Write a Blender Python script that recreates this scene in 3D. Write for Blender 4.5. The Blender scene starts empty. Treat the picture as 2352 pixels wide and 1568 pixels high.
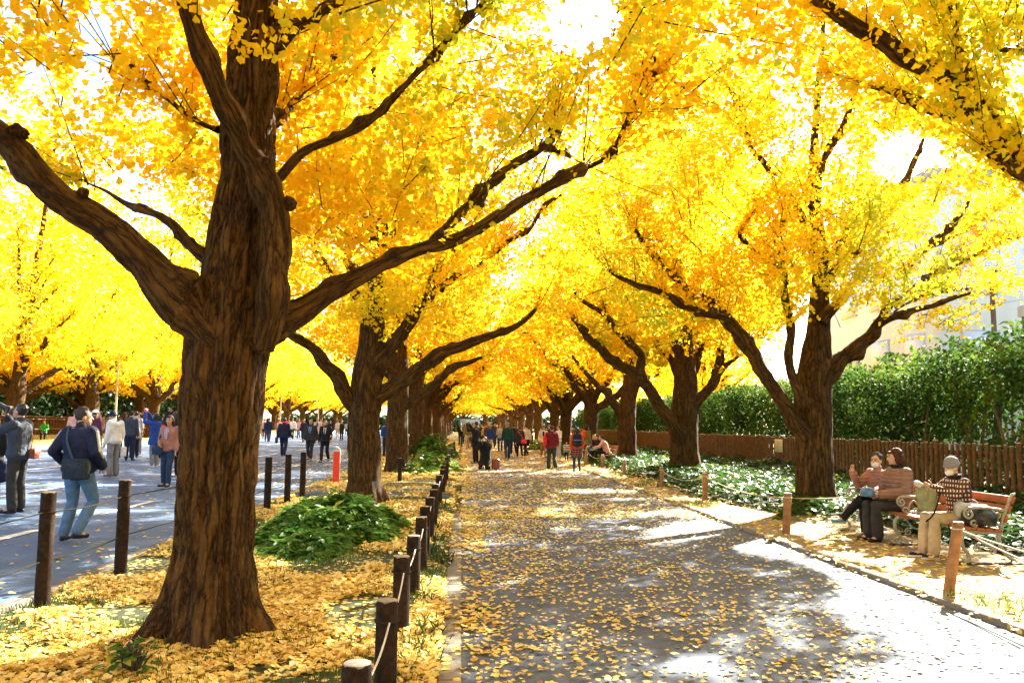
import bpy, bmesh, math, random
import numpy as np
from mathutils import Vector, Matrix, noise as mnoise
R = math.radians
C = bpy.context.scene.collection
scene = bpy.context.scene
rng = np.random.default_rng(7)
# ------------------------------------------------------------------ camera
FV, UC, VC = 1895.0, 1176.0, 784.0
CAMH = 1.55
YAW, PITCH, ROLL = R(3.44), R(5.79), R(0.45)
CM = Matrix.Rotation(-YAW, 3, 'Z') @ Matrix.Rotation(R(90) + PITCH, 3, 'X') @ Matrix.Rotation(ROLL, 3, 'Z')
CAM = Vector((0, 0, CAMH))
cam_d = bpy.data.cameras.new('camera')
cam = bpy.data.objects.new('camera', cam_d)
C.objects.link(cam)
cam.matrix_world = Matrix.Translation(CAM) @ CM.to_4x4()
cam_d.sensor_width = 36
cam_d.lens = 36 * FV / 2352
cam_d.clip_start = 0.05
cam_d.clip_end = 3000
scene.camera = cam
CMI = np.array(CM.transposed())


def gz(x, y=0):
    """height of the ground: the road rises gently towards its far side"""
    x = np.asarray(x, float)
    return np.clip(-3.75 - x, 0, 19) * 0.022


def P(u, v, Y):
    d = CM @ Vector(((u - UC) / FV, -(v - VC) / FV, -1))
    return CAM + d * (Y / d.y)


def G(u, v, z0=0.0):
    d = CM @ Vector(((u - UC) / FV, -(v - VC) / FV, -1))
    p = CAM + d * ((z0 - CAMH) / d.z)
    for _ in range(6):
        zz = z0 + float(gz(p.x))
        p = CAM + d * ((zz - CAMH) / d.z)
    return p


def mpp(Y):
    return Y / FV        # metres per picture unit at distance Y


# ------------------------------------------------------------------ sun and sky
SUN_AZ, SUN_EL = R(38), R(33)
SUN = np.array([math.sin(SUN_AZ) * math.cos(SUN_EL), math.cos(SUN_AZ) * math.cos(SUN_EL), math.sin(SUN_EL)])
world = bpy.data.worlds.new('World')
scene.world = world
world.use_nodes = True
wn = world.node_tree
bg = wn.nodes['Background']
sky = wn.nodes.new('ShaderNodeTexSky')
sky.sky_type = 'NISHITA'
sky.sun_disc = False
sky.sun_elevation = SUN_EL
sky.sun_rotation = SUN_AZ
sky.air_density = 1.0
sky.dust_density = 1.5
sky.ozone_density = 1.0
wn.links.new(sky.outputs[0], bg.inputs[0])
bg.inputs[1].default_value = 0.06
sl = bpy.data.lights.new('sun', 'SUN')
sl.energy = 5.0
sl.angle = R(0.6)
sl.color = (1.0, 0.94, 0.82)
so = bpy.data.objects.new('sun', sl)
so.rotation_euler = Vector(SUN).to_track_quat('Z', 'Y').to_euler()
so.location = (20, 30, 40)
C.objects.link(so)
vs = scene.view_settings
vs.view_transform = 'Standard'
vs.look = 'None'
vs.exposure = 3.0
vs.gamma = 1.0
cy = scene.cycles
cy.max_bounces = 12
cy.diffuse_bounces = 7
cy.transmission_bounces = 6
cy.glossy_bounces = 3
cy.transparent_max_bounces = 4
cy.caustics_reflective = False
cy.caustics_refractive = False
cy.use_denoising = True


# ------------------------------------------------------------------ materials
class NT:
    def __init__(s, name):
        s.m = bpy.data.materials.new(name)
        s.m.use_nodes = True
        s.t = s.m.node_tree
        s.b = s.t.nodes['Principled BSDF']
        s.out = s.t.nodes['Material Output']

    def n(s, typ, **kw):
        nd = s.t.nodes.new('ShaderNode' + typ)
        for k, v in kw.items():
            if k.startswith('i_'):
                key = k[2:]
                key = int(key) if key.isdigit() else key.replace('_', ' ')
                nd.inputs[key].default_value = v
            else:
                setattr(nd, k, v)
        return nd

    def l(s, a, b):
        s.t.links.new(a, b)

    def ramp(s, fac, stops):
        r = s.n('ValToRGB')
        e = r.color_ramp.elements
        while len(e) < len(stops):
            e.new(0.5)
        for el, (p, c) in zip(e, stops):
            el.position = p
            el.color = (*c, 1)
        s.l(fac, r.inputs[0])
        return r.outputs[0]

    def mix(s, fac, a, b):
        m = s.n('Mix', data_type='RGBA')
        for sock, v in ((m.inputs[0], fac), (m.inputs[6], a), (m.inputs[7], b)):
            if hasattr(v, 'is_output'):
                s.l(v, sock)
            elif isinstance(v, tuple):
                sock.default_value = (*v, 1)
            else:
                sock.default_value = v
        return m.outputs[2]

    def noise(s, vec, scale, detail=4, rough=.55, dist=0):
        n_ = s.n('TexNoise', i_Scale=scale, i_Detail=detail, i_Roughness=rough, i_Distortion=dist)
        if vec is not None:
            s.l(vec, n_.inputs['Vector'])
        return n_.outputs['Fac']

    def obj(s):
        return s.n('TexCoord').outputs['Object']

    def bump(s, h, strength, dist=.02):
        b = s.n('Bump', i_Strength=strength, i_Distance=dist)
        s.l(h, b.inputs['Height'])
        s.l(b.outputs[0], s.b.inputs['Normal'])

    def setb(s, **kw):
        for k, v in kw.items():
            s.b.inputs[k.replace('_', ' ')].default_value = v


MATS = {}


def simple(name, col, rough=.75, var=.25, scale=14, spec=.3, bump=.0, metal=0.0):
    if name in MATS:
        return MATS[name]
    t = NT(name)
    o = t.obj()
    f = t.noise(o, scale, 5)
    dark = tuple(c * (1 - var) for c in col)
    lite = tuple(min(1, c * (1 + var)) for c in col)
    t.l(t.ramp(f, [(.3, dark), (.7, lite)]), t.b.inputs['Base Color'])
    t.setb(Roughness=rough, Metallic=metal)
    t.b.inputs['Specular IOR Level'].default_value = spec
    if bump:
        t.bump(t.noise(o, scale * 4, 4), bump, .01)
    MATS[name] = t.m
    return t.m


def leaf_mat(name, stops, trans=.5, rough=.5, spec=.25, tcol=1.0, gain=1.0):
    """thin leaf: what is not reflected goes through; the 'tint' attribute picks its own colour"""
    t = NT(name)
    at = t.n('Attribute', attribute_name='tint')
    col = t.ramp(at.outputs['Fac'], stops)
    t.l(col, t.b.inputs['Base Color'])
    t.setb(Roughness=rough)
    t.b.inputs['Specular IOR Level'].default_value = spec
    tr = t.n('BsdfTranslucent')
    if tcol != 1.0:
        hs = t.n('HueSaturation', i_Value=tcol)
        t.l(col, hs.inputs['Color'])
        t.l(hs.outputs[0], tr.inputs[0])
    else:
        t.l(col, tr.inputs[0])
    mx = t.n('MixShader', i_0=trans)
    t.l(t.b.outputs[0], mx.inputs[1])
    t.l(tr.outputs[0], mx.inputs[2])
    t.l(mx.outputs[0], t.out.inputs[0])
    return t.m


GINKGO = leaf_mat('ginkgo_leaf', [(0, (.48, .56, .05)), (.16, (.70, .64, .03)), (.4, (.91, .685, .02)), (.72, (.93, .58, .012)), (1, (.90, .46, .01))], trans=.64, spec=.15)
FALLEN = leaf_mat('fallen_leaf', [(0, (.40, .20, .05)), (.12, (.68, .43, .09)), (.5, (.82, .63, .16)), (.85, (.86, .70, .27)), (1, (.90, .76, .46))], trans=.2, rough=.6)
IVY = leaf_mat('ivy_leaf', [(0, (.02, .05, .012)), (.5, (.04, .095, .02)), (.9, (.09, .17, .03)), (1, (.35, .36, .05))], trans=.35, rough=.45, spec=.08)
SHRUB = leaf_mat('shrub_leaf', [(0, (.04, .10, .015)), (.5, (.095, .22, .03)), (.9, (.20, .34, .06)), (1, (.7, .55, .07))], trans=.4, rough=.42, spec=.14)
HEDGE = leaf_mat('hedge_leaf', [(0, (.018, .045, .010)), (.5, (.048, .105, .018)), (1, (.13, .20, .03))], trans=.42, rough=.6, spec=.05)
GRASS = leaf_mat('grass_blade', [(0, (.03, .07, .012)), (.6, (.08, .15, .025)), (1, (.4, .36, .08))], trans=.35, rough=.5)
DARKLEAF = leaf_mat('evergreen_leaf', [(0, (.012, .03, .010)), (.6, (.03, .06, .016)), (1, (.07, .11, .02))], trans=.3, rough=.4)


def bark_material():
    t = NT('ginkgo_bark')
    at = t.n('Attribute', attribute_name='bark')
    mp = t.n('Mapping', i_Scale=(1, 1, .15))
    t.l(at.outputs['Vector'], mp.inputs[0])
    wob = t.n('TexNoise', i_Scale=7, i_Detail=6, i_Roughness=.65)
    t.l(mp.outputs[0], wob.inputs['Vector'])
    add = t.n('VectorMath', operation='MULTIPLY_ADD')
    t.l(wob.outputs['Color'], add.inputs[0])
    add.inputs[1].default_value = (.32, .32, .32)
    t.l(mp.outputs[0], add.inputs[2])
    vo = t.n('TexVoronoi', feature='DISTANCE_TO_EDGE', i_Scale=13)
    t.l(add.outputs[0], vo.inputs['Vector'])
    fmp = t.n('Mapping', i_Scale=(1, 1, .35))
    t.l(at.outputs['Vector'], fmp.inputs[0])
    fine = t.noise(fmp.outputs[0], 38, 7, .7, .6)
    big = t.noise(at.outputs['Vector'], 3.2, 4)
    ridge = t.ramp(vo.outputs['Distance'], [(0, (0, 0, 0)), (.22, (.75, .75, .75)), (.5, (1, 1, 1))])
    hgt = t.n('Math', operation='MULTIPLY_ADD')
    t.l(fine, hgt.inputs[0])
    hgt.inputs[1].default_value = .55
    t.l(ridge, hgt.inputs[2])
    c1 = t.ramp(fine, [(.25, (.052, .025, .005)), (.5, (.165, .088, .022)), (.75, (.33, .205, .070))])
    c2 = t.mix(big, c1, (.10, .046, .012))
    crack = t.ramp(vo.outputs['Distance'], [(0, (1, 1, 1)), (.10, (.25, .25, .25)), (.2, (0, 0, 0))])
    col = t.mix(crack, c2, (.028, .013, .006))
    t.l(col, t.b.inputs['Base Color'])
    t.setb(Roughness=.85)
    t.b.inputs['Specular IOR Level'].default_value = .2
    t.bump(hgt.outputs[0], 1.0, .05)
    return t.m


BARK = bark_material()


# ------------------------------------------------------------------ mesh helpers
def link(name, me, mat=None, parent=None):
    o = bpy.data.objects.new(name, me)
    C.objects.link(o)
    if mat is not None:
        ms = mat if isinstance(mat, (list, tuple)) else [mat]
        for m in ms:
            me.materials.append(m)
    if parent is not None:
        o.parent = parent
    return o


def npmesh(name, V, Fs, smooth=True, attrs=None, mi=None):
    """V (n,3); Fs = list of (m,k) index arrays"""
    me = bpy.data.meshes.new(name)
    V = np.ascontiguousarray(V, np.float32)
    Fs = [np.asarray(f, np.int32) for f in Fs if len(f)]
    nl = sum(f.size for f in Fs)
    npoly = sum(len(f) for f in Fs)
    me.vertices.add(len(V))
    me.vertices.foreach_set('co', V.ravel())
    me.loops.add(nl)
    me.loops.foreach_set('vertex_index', np.concatenate([f.ravel() for f in Fs]))
    me.polygons.add(npoly)
    tot = np.concatenate([np.full(len(f), f.shape[1], np.int32) for f in Fs])
    st = np.concatenate([[0], np.cumsum(tot)[:-1]]).astype(np.int32)
    me.polygons.foreach_set('loop_start', st)
    me.polygons.foreach_set('loop_total', tot)
    if smooth:
        me.polygons.foreach_set('use_smooth', np.ones(npoly, bool))
    if mi is not None:
        me.polygons.foreach_set('material_index', np.asarray(mi, np.int32))
    for (an, typ, dom, data) in (attrs or []):
        a = me.attributes.new(an, typ, dom)
        a.data.foreach_set('vector' if typ == 'FLOAT_VECTOR' else 'value', np.ascontiguousarray(data, np.float32).ravel())
    me.update(calc_edges=True)
    me.validate()
    return me


class MB:
    """collects shapes into one mesh"""
    def __init__(s):
        s.V, s.F, s.n = [], {}, 0
        s.bark = []

    def add(s, V, Fs, bark=None):
        V = np.asarray(V, float)
        s.V.append(V)
        s.bark.append(V if bark is None else bark)
        for f in Fs:
            f = np.asarray(f, int)
            if len(f):
                s.F.setdefault(f.shape[1], []).append(f + s.n)
        s.n += len(V)
        return s

    def box(s, c, size, rz=0, taper=1.0, bev=0.0, rot=None):
        x, y, z = (d / 2 for d in size)
        b = min(bev, x * .9, y * .9)
        if b > 0:
            ring = [(x - b, -y), (x, -y + b), (x, y - b), (x - b, y), (-x + b, y), (-x, y - b), (-x, -y + b), (-x + b, -y)]
            bz = min(bev, z * .9)
            V = []
            n = 8
            for zz, k in ((-z, 1), (z - bz, 1), (z, 0)):
                for (px, py) in ring:
                    tp = taper if zz > -z else 1
                    if k == 0:
                        px, py = px - math.copysign(min(b, bz) * .7, px), py - math.copysign(min(b, bz) * .7, py)
                    V.append((px * tp, py * tp, zz))
            V = np.array(V)
            q = [[i + r * n, (i + 1) % n + r * n, (i + 1) % n + (r + 1) * n, i + (r + 1) * n] for r in range(2) for i in range(n)]
            Fs = [q, [list(range(n))[::-1], list(range(2 * n, 3 * n))]]
        else:
            V = np.array([(sx * x * (taper if sz > 0 else 1), sy * y * (taper if sz > 0 else 1), sz * z) for sz in (-1, 1) for sx, sy in ((-1, -1), (1, -1), (1, 1), (-1, 1))])
            Fs = [[(0, 3, 2, 1), (4, 5, 6, 7), (0, 1, 5, 4), (1, 2, 6, 5), (2, 3, 7, 6), (3, 0, 4, 7)]]
        if rot is not None:
            V = V @ np.array(rot).T
        if rz:
            c_, s_ = math.cos(rz), math.sin(rz)
            V = np.stack([V[:, 0] * c_ - V[:, 1] * s_, V[:, 0] * s_ + V[:, 1] * c_, V[:, 2]], 1)
        return s.add(V + np.array(c), Fs)

    def tube(s, pts, rad, seg=8, cap=True, step=None, flat=None):
        V, F, B = tube(pts, rad, seg, step=step, flat=flat)
        Fs = [F]
        if cap:
            n = len(V)
            Fs.append([list(range(seg))[::-1], list(range(n - seg, n))])
        return s.add(V, Fs, B)

    def ell(s, c, r, nu=14, nv=9, rot=None):
        V = []
        for i in range(1, nv):
            a = math.pi * i / nv
            for j in range(nu):
                b = 2 * math.pi * j / nu
                V.append((math.sin(a) * math.cos(b), math.sin(a) * math.sin(b), math.cos(a)))
        V += [(0, 0, 1), (0, 0, -1)]
        V = np.array(V) * np.array(r)
        if rot is not None:
            V = V @ np.array(rot).T
        q = [[i * nu + j, (i + 1) * nu + j, (i + 1) * nu + (j + 1) % nu, i * nu + (j + 1) % nu] for i in range(nv - 2) for j in range(nu)]
        t = [[nu * (nv - 1), j, (j + 1) % nu] for j in range(nu)] + [[nu * (nv - 1) + 1, (nv - 2) * nu + (j + 1) % nu, (nv - 2) * nu + j] for j in range(nu)]
        return s.add(V + np.array(c), [q, t])

    def lathe(s, c, prof, seg=20):
        a = np.linspace(0, 2 * np.pi, seg, endpoint=False)
        V = np.concatenate([np.stack([r * np.cos(a), r * np.sin(a), np.full(seg, z)], 1) for r, z in prof])
        q = [[i * seg + j, i * seg + (j + 1) % seg, (i + 1) * seg + (j + 1) % seg, (i + 1) * seg + j] for i in range(len(prof) - 1) for j in range(seg)]
        n = len(V)
        return s.add(V + np.array(c), [q, [list(range(seg))[::-1], list(range(n - seg, n))]])

    def mesh(s, name, smooth=True, bark=False, angle=None):
        V = np.concatenate(s.V)
        Fs = [np.concatenate(v) for k, v in sorted(s.F.items())]
        at = [('bark', 'FLOAT_VECTOR', 'POINT', np.concatenate(s.bark))] if bark else None
        me = npmesh(name, V, Fs, smooth, at)
        if angle is not None and smooth:
            me.set_sharp_from_angle(angle=R(angle))
        return me

    def build(s, name, mat, parent=None, smooth=True, bark=False, angle=40):
        return link(name, s.mesh(name, smooth, bark, None if bark else angle), mat, parent)


def catmull(pts, rad, step):
    pts = np.asarray(pts, float)
    rad = np.asarray(rad, float)
    if len(pts) < 3 and step is None:
        return pts, rad
    Pp = np.vstack([2 * pts[0] - pts[1], pts, 2 * pts[-1] - pts[-2]])
    out, ro = [], []
    for i in range(len(pts) - 1):
        p0, p1, p2, p3 = Pp[i:i + 4]
        L = np.linalg.norm(p2 - p1)
        n = max(1, int(round(L / step)))
        for k in range(n):
            t = k / n
            out.append(.5 * (2 * p1 + (p2 - p0) * t + (2 * p0 - 5 * p1 + 4 * p2 - p3) * t * t + (3 * p1 - p0 - 3 * p2 + p3) * t ** 3))
            ro.append(rad[i] * (1 - t) + rad[i + 1] * t)
    out.append(pts[-1])
    ro.append(rad[-1])
    return np.array(out), np.array(ro)


def frames(P_):
    T = np.gradient(P_, axis=0)
    T /= np.linalg.norm(T, axis=1, keepdims=True) + 1e-9
    up = np.array([1.0, 0, 0]) if abs(T[0][0]) < .8 else np.array([0, 1.0, 0])
    N = []
    n = up - T[0] * np.dot(up, T[0])
    n /= np.linalg.norm(n)
    for t in T:
        n = n - t * np.dot(n, t)
        n /= np.linalg.norm(n) + 1e-9
        N.append(n)
    N = np.array(N)
    return T, N, np.cross(T, N)


def tube(pts, rad, seg=8, step=None, flat=None):
    if step:
        pts, rad = catmull(pts, rad, step)
    pts = np.asarray(pts, float)
    rad = np.broadcast_to(np.asarray(rad, float), (len(pts),))
    T, N, B = frames(pts)
    a = np.linspace(0, 2 * np.pi, seg, endpoint=False)
    ca, sa = np.cos(a), np.sin(a)
    fl = 1.0 if flat is None else flat
    off = N[:, None, :] * ca[None, :, None] + B[:, None, :] * sa[None, :, None] * fl
    V = pts[:, None, :] + off * rad[:, None, None]
    ln = np.concatenate([[0], np.cumsum(np.linalg.norm(np.diff(pts, axis=0), axis=1))])
    rr = np.maximum(rad, .05)
    bk = np.stack([ca[None] * rr[:, None], sa[None] * rr[:, None], np.repeat(ln[:, None], seg, 1)], 2)
    bk += pts[0] * 1.7
    n = len(pts)
    i = np.arange(n - 1)[:, None] * seg
    j = np.arange(seg)[None]
    j2 = (j + 1) % seg
    F = np.stack([i + j, i + j2, i + seg + j2, i + seg + j], 2).reshape(-1, 4)
    return V.reshape(-1, 3), F, bk.reshape(-1, 3)


def vnoise(p):
    p = np.asarray(p, float)
    i = np.floor(p).astype(np.int64)
    f = p - i
    f = f * f * (3 - 2 * f)

    def h(a, b, c):
        x = (i[:, 0] + a) * 374761393 + (i[:, 1] + b) * 668265263 + (i[:, 2] + c) * 1274126177
        x = (x ^ (x >> 13)) * 1274126177 & 0x7fffffff
        x = (x ^ (x >> 16)) & 0xffff
        return x / 65535.0
    x, y, z = f[:, 0], f[:, 1], f[:, 2]
    l = lambda a, b, t: a + (b - a) * t
    return l(l(l(h(0, 0, 0), h(1, 0, 0), x), l(h(0, 1, 0), h(1, 1, 0), x), y), l(l(h(0, 0, 1), h(1, 0, 1), x), l(h(0, 1, 1), h(1, 1, 1), x), y), z)


def fbm(p, o=3):
    p = np.asarray(p, float)
    return sum(vnoise(p * 2 ** k + 17.3 * k) * .5 ** k for k in range(o)) / sum(.5 ** k for k in range(o))


def barkdisp(V, B, Nrm, depth):
    q = B * np.array([1, 1, .2])
    q = q + (np.stack([vnoise(q * 6), vnoise(q * 6 + 31), vnoise(q * 6 + 57)], 1) - .5) * .11
    r1 = np.abs(2 * vnoise(q * np.array([15, 15, 11]) + 3) - 1)
    r2 = np.abs(2 * vnoise(q * 31 + 9) - 1)
    lump = fbm(B * np.array([4.5, 4.5, 3.0]), 2) - .5
    d = -depth * np.clip(1 - r1 * 3.0, 0, 1) - depth * .4 * np.clip(1 - r2 * 3, 0, 1) + lump * depth * 1.2
    return V + Nrm * d[:, None]


def bark_tube(pts, rad, seg, step, depth, flare=None):
    p2, r2 = catmull(pts, rad, step)
    if rad[0] < .3:
        w_ = np.minimum(r2, .12)[:, None] * np.clip(np.arange(len(p2)) / 6, 0, 1)[:, None]
        p2 = p2 + (np.stack([fbm(p2 * 2.1 + k, 2) for k in (0, 40, 80)], 1) - .5) * 1.3 * w_
    V, F, B = tube(p2, r2, seg)
    Nn = V - np.repeat(p2, seg, 0)
    Nn /= np.linalg.norm(Nn, axis=1, keepdims=True) + 1e-9
    if flare:
        h0, amt, k, ph = flare
        hz = V[:, 2] - pts[0][2]
        ang = np.arctan2(Nn[:, 1], Nn[:, 0])
        w = np.clip(1 - hz / h0, 0, 1) ** 1.8
        V = V + Nn * (w * amt * (.55 + .45 * np.sin(ang * k + ph) + .35 * np.sin(ang * (2 * k + 1) + 1.3 * ph)))[:, None]
    rr = np.repeat(r2, seg)
    # lumps, old pruning knots
    rk = np.random.default_rng(int(abs(pts[0][0] * 131 + pts[-1][2] * 977)) % 99991)
    L_ = np.linalg.norm(np.diff(p2, axis=0), axis=1).sum()
    V = V + Nn * ((fbm(V * 2.6 + 3, 2) - .5) * .34 * np.minimum(rr, .15))[:, None]
    if rad[0] < .3:
        for _ in range(int(3 + L_ * 2.2)):
            i_ = rk.integers(0, len(V))
            sg = rk.uniform(.035, .09) * (.5 + min(1.2, rr[i_] / .12))
            dd = np.linalg.norm(V - V[i_], axis=1)
            V = V + Nn * (np.exp(-(dd / sg) ** 2) * sg * rk.uniform(.3, .8))[:, None]
    V = barkdisp(V, B, Nn, np.minimum(depth, rr * .25))
    n = len(V)
    return V, [F, [list(range(n - seg, n))]], B


def tag(o, label=None, cat=None, group=None, kind=None):
    if label:
        o['label'] = label
    if cat:
        o['category'] = cat
    if group:
        o['group'] = group
    if kind:
        o['kind'] = kind
    return o


def thing(name, label, cat, loc=(0, 0, 0), rz=0, group=None):
    o = bpy.data.objects.new(name, None)
    o.empty_display_size = .2
    C.objects.link(o)
    o.location = loc
    o.rotation_euler = (0, 0, rz)
    return tag(o, label, cat, group)


def struct(o):
    o['kind'] = 'structure'
    return o


def copy_tree(o, parent=None):
    c = o.copy()
    C.objects.link(c)
    if parent is not None:
        c.parent = parent
    for ch in KIDS.get(o.name, []):
        copy_tree(ch, c)
    return c


KIDS = {}


def kids(o):
    KIDS[o.name] = [x for x in bpy.data.objects if x.parent == o]
    for k in KIDS[o.name]:
        kids(k)


# ------------------------------------------------------------------ leaves
FAN = (np.array([(0, 0, 0), (-.52, .60, .10), (-.24, .96, .02), (0, .84, -.05), (.24, .96, .02), (.52, .60, .10)], float),
       np.array([(0, 2, 1), (0, 3, 2), (0, 4, 3), (0, 5, 4)]))
KITE = (np.array([(0, 0, 0), (-.52, .66, .10), (0, .95, -.06), (.52, .66, .10)], float), np.array([(0, 2, 1), (0, 3, 2)]))
OVAL = (np.array([(0, 0, 0), (-.28, .35, .06), (-.2, .72, .03), (0, 1.05, -.1), (.2, .72, .03), (.28, .35, .06), (0, .5, -.03)], float),
        np.array([(0, 6, 1), (1, 6, 2), (2, 6, 3), (3, 6, 4), (4, 6, 5), (5, 6, 0)]))
IVYL = (np.array([(0, 0, 0), (-.5, .12, .05), (-.3, .5, .03), (0, .95, -.08), (.3, .5, .03), (.5, .12, .05)], float),
        np.array([(0, 2, 1), (0, 3, 2), (0, 4, 3), (0, 5, 4)]))
BLADE = (np.array([(-.06, 0, 0), (.06, 0, 0), (.045, .5, .04), (-.045, .5, .04), (0, 1, .16)], float), np.array([(0, 1, 2), (0, 2, 3), (3, 2, 4)]))


def leaves(name, pos, nrm, ydir, size, tint, shape, mat, parent=None):
    """one mesh of many leaf faces: position, face normal, growing direction, size and tint per leaf"""
    LV, LF = shape
    n = len(pos)
    nrm = nrm / (np.linalg.norm(nrm, axis=1, keepdims=True) + 1e-9)
    x = np.cross(ydir, nrm)
    x /= np.linalg.norm(x, axis=1, keepdims=True) + 1e-9
    y = np.cross(nrm, x)
    s = np.broadcast_to(np.asarray(size, float), (n,))[:, None, None]
    V = pos[:, None, :] + s * (x[:, None, :] * LV[None, :, 0:1] + y[:, None, :] * LV[None, :, 1:2] + nrm[:, None, :] * LV[None, :, 2:3])
    F = (LF[None] + (np.arange(n) * len(LV))[:, None, None]).reshape(-1, 3)
    tt = np.repeat(np.clip(tint, 0, 1), len(LF))
    me = npmesh(name, V.reshape(-1, 3), [F], False, [('tint', 'FLOAT', 'FACE', tt)])
    return link(name, me, mat, parent)


def rdir(n, r=rng):
    v = r.normal(size=(n, 3))
    return v / np.linalg.norm(v, axis=1, keepdims=True)


def in_poly(x, y, poly):
    ins = np.zeros(len(x), bool)
    j = len(poly) - 1
    for i in range(len(poly)):
        xi, yi = poly[i]
        xj, yj = poly[j]
        c = ((yi > y) != (yj > y)) & (x < (xj - xi) * (y - yi) / (yj - yi + 1e-12) + xi)
        ins ^= c
        j = i
    return ins
# ------------------------------------------------------------------ where the sun comes through the canopy (ground patches)
def vpoly(pts):
    return [tuple(G(u, v)[:2]) for u, v in pts]


def strip(u0, u1, v, hv, tilt=0):
    n = 10
    up = [(u0 + (u1 - u0) * i / n, v + tilt * (i / n - .5) - hv * math.sin(math.pi * (i + .3) / (n + .6)) * (.7 + .5 * math.sin(i * 2.3))) for i in range(n + 1)]
    dn = [(u0 + (u1 - u0) * i / n, v + tilt * (i / n - .5) + hv * math.sin(math.pi * (i + .3) / (n + .6)) * (.7 + .5 * math.sin(i * 3.1 + 1))) for i in range(n + 1)]
    return vpoly(up + dn[::-1])


LIT = [
    vpoly([(1690, 1262), (1790, 1285), (1890, 1318), (1935, 1345), (1870, 1395), (1950, 1440), (2075, 1478), (2010, 1520), (1840, 1567), (1830, 1590), (2900, 1590), (2900, 1440), (2500, 1375), (2250, 1305), (2000, 1245), (1800, 1190), (1640, 1190)]),
    vpoly([(1470, 1220), (1540, 1198), (1665, 1194), (1650, 1228), (1560, 1248), (1480, 1240)]),
    strip(1060, 1470, 1082, 7), strip(1240, 1490, 1128, 8), strip(1370, 1590, 1310, 13, -26), strip(1080, 1270, 1336, 11, -26),
    strip(0, 420, 1052, 5), strip(120, 760, 1018, 3), strip(0, 330, 1112, 6), strip(430, 700, 1040, 4), strip(600, 720, 1090, 4), strip(0, 400, 1170, 7), strip(1480, 1640, 1428, 9, -22), strip(1150, 1330, 1446, 8, -18), strip(1040, 1190, 1250, 6, -8), strip(1500, 1700, 1150, 9), strip(1700, 1830, 1318, 8),
    vpoly([(1700, 1190), (1830, 1165), (1800, 1215), (1740, 1225)]),
    [(5.2, 14), (9.8, 13.2), (9.8, 24), (5.3, 22)], [(5.2, 24), (9.6, 25), (9.6, 33), (5.4, 31)],
]
SX, SY = SUN[0] / SUN[2], SUN[1] / SUN[2]
# open sky between the crowns (picture ellipses, noisy rim)
GAPS = [(215, 120, 42, 115), (90, 185, 45, 45), (1340, 40, 95, 85), (2090, 360, 95, 62), (1180, 640, 60, 22), (2335, 715, 30, 40), (2230, 810, 110, 40), (1085, 30, 30, 50)]


def project(p):
    q = (p - np.array(CAM)) @ CMI.T
    z = np.minimum(q[:, 2], -.05)
    return UC - FV * q[:, 0] / z, VC + FV * q[:, 1] / z, -q[:, 2]


def carve(p, r, fleck=.62):
    """keep-mask: prune leaves that stand between the sun and the sunny patches on the ground, or inside the open gaps"""
    zz = p[:, 2]
    gx, gy = p[:, 0] - zz * SX, p[:, 1] - zz * SY
    jx = gx + r.normal(0, .05, len(p))
    jy = gy + r.normal(0, .08, len(p))
    lit = np.zeros(len(p), bool)
    for poly in LIT:
        lit |= in_poly(jx, jy, poly)
    fl = fbm(np.stack([gx * .9, gy * .7, gx * 0], 1) + 5.5, 2)
    cut = lit & (r.random(len(p)) < .975)
    cut |= (fl > fleck) & (r.random(len(p)) < .85) & (gx < 4)
    u, v, d = project(p)
    nz = fbm(np.stack([u, v, d * 20], 1) / 38.0, 3)
    for (gu, gv, ru, rv) in GAPS:
        cut |= (((u - gu) / ru) ** 2 + ((v - gv) / rv) ** 2 < .25 + 1.5 * nz) & (d > .1) & (r.random(len(p)) < .94)
    return ~cut


def crown_r(t, rmax):
    return rmax * np.minimum(1, .45 + t / .10 * .55) * np.clip(1 - t, 0, 1) ** .72


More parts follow.
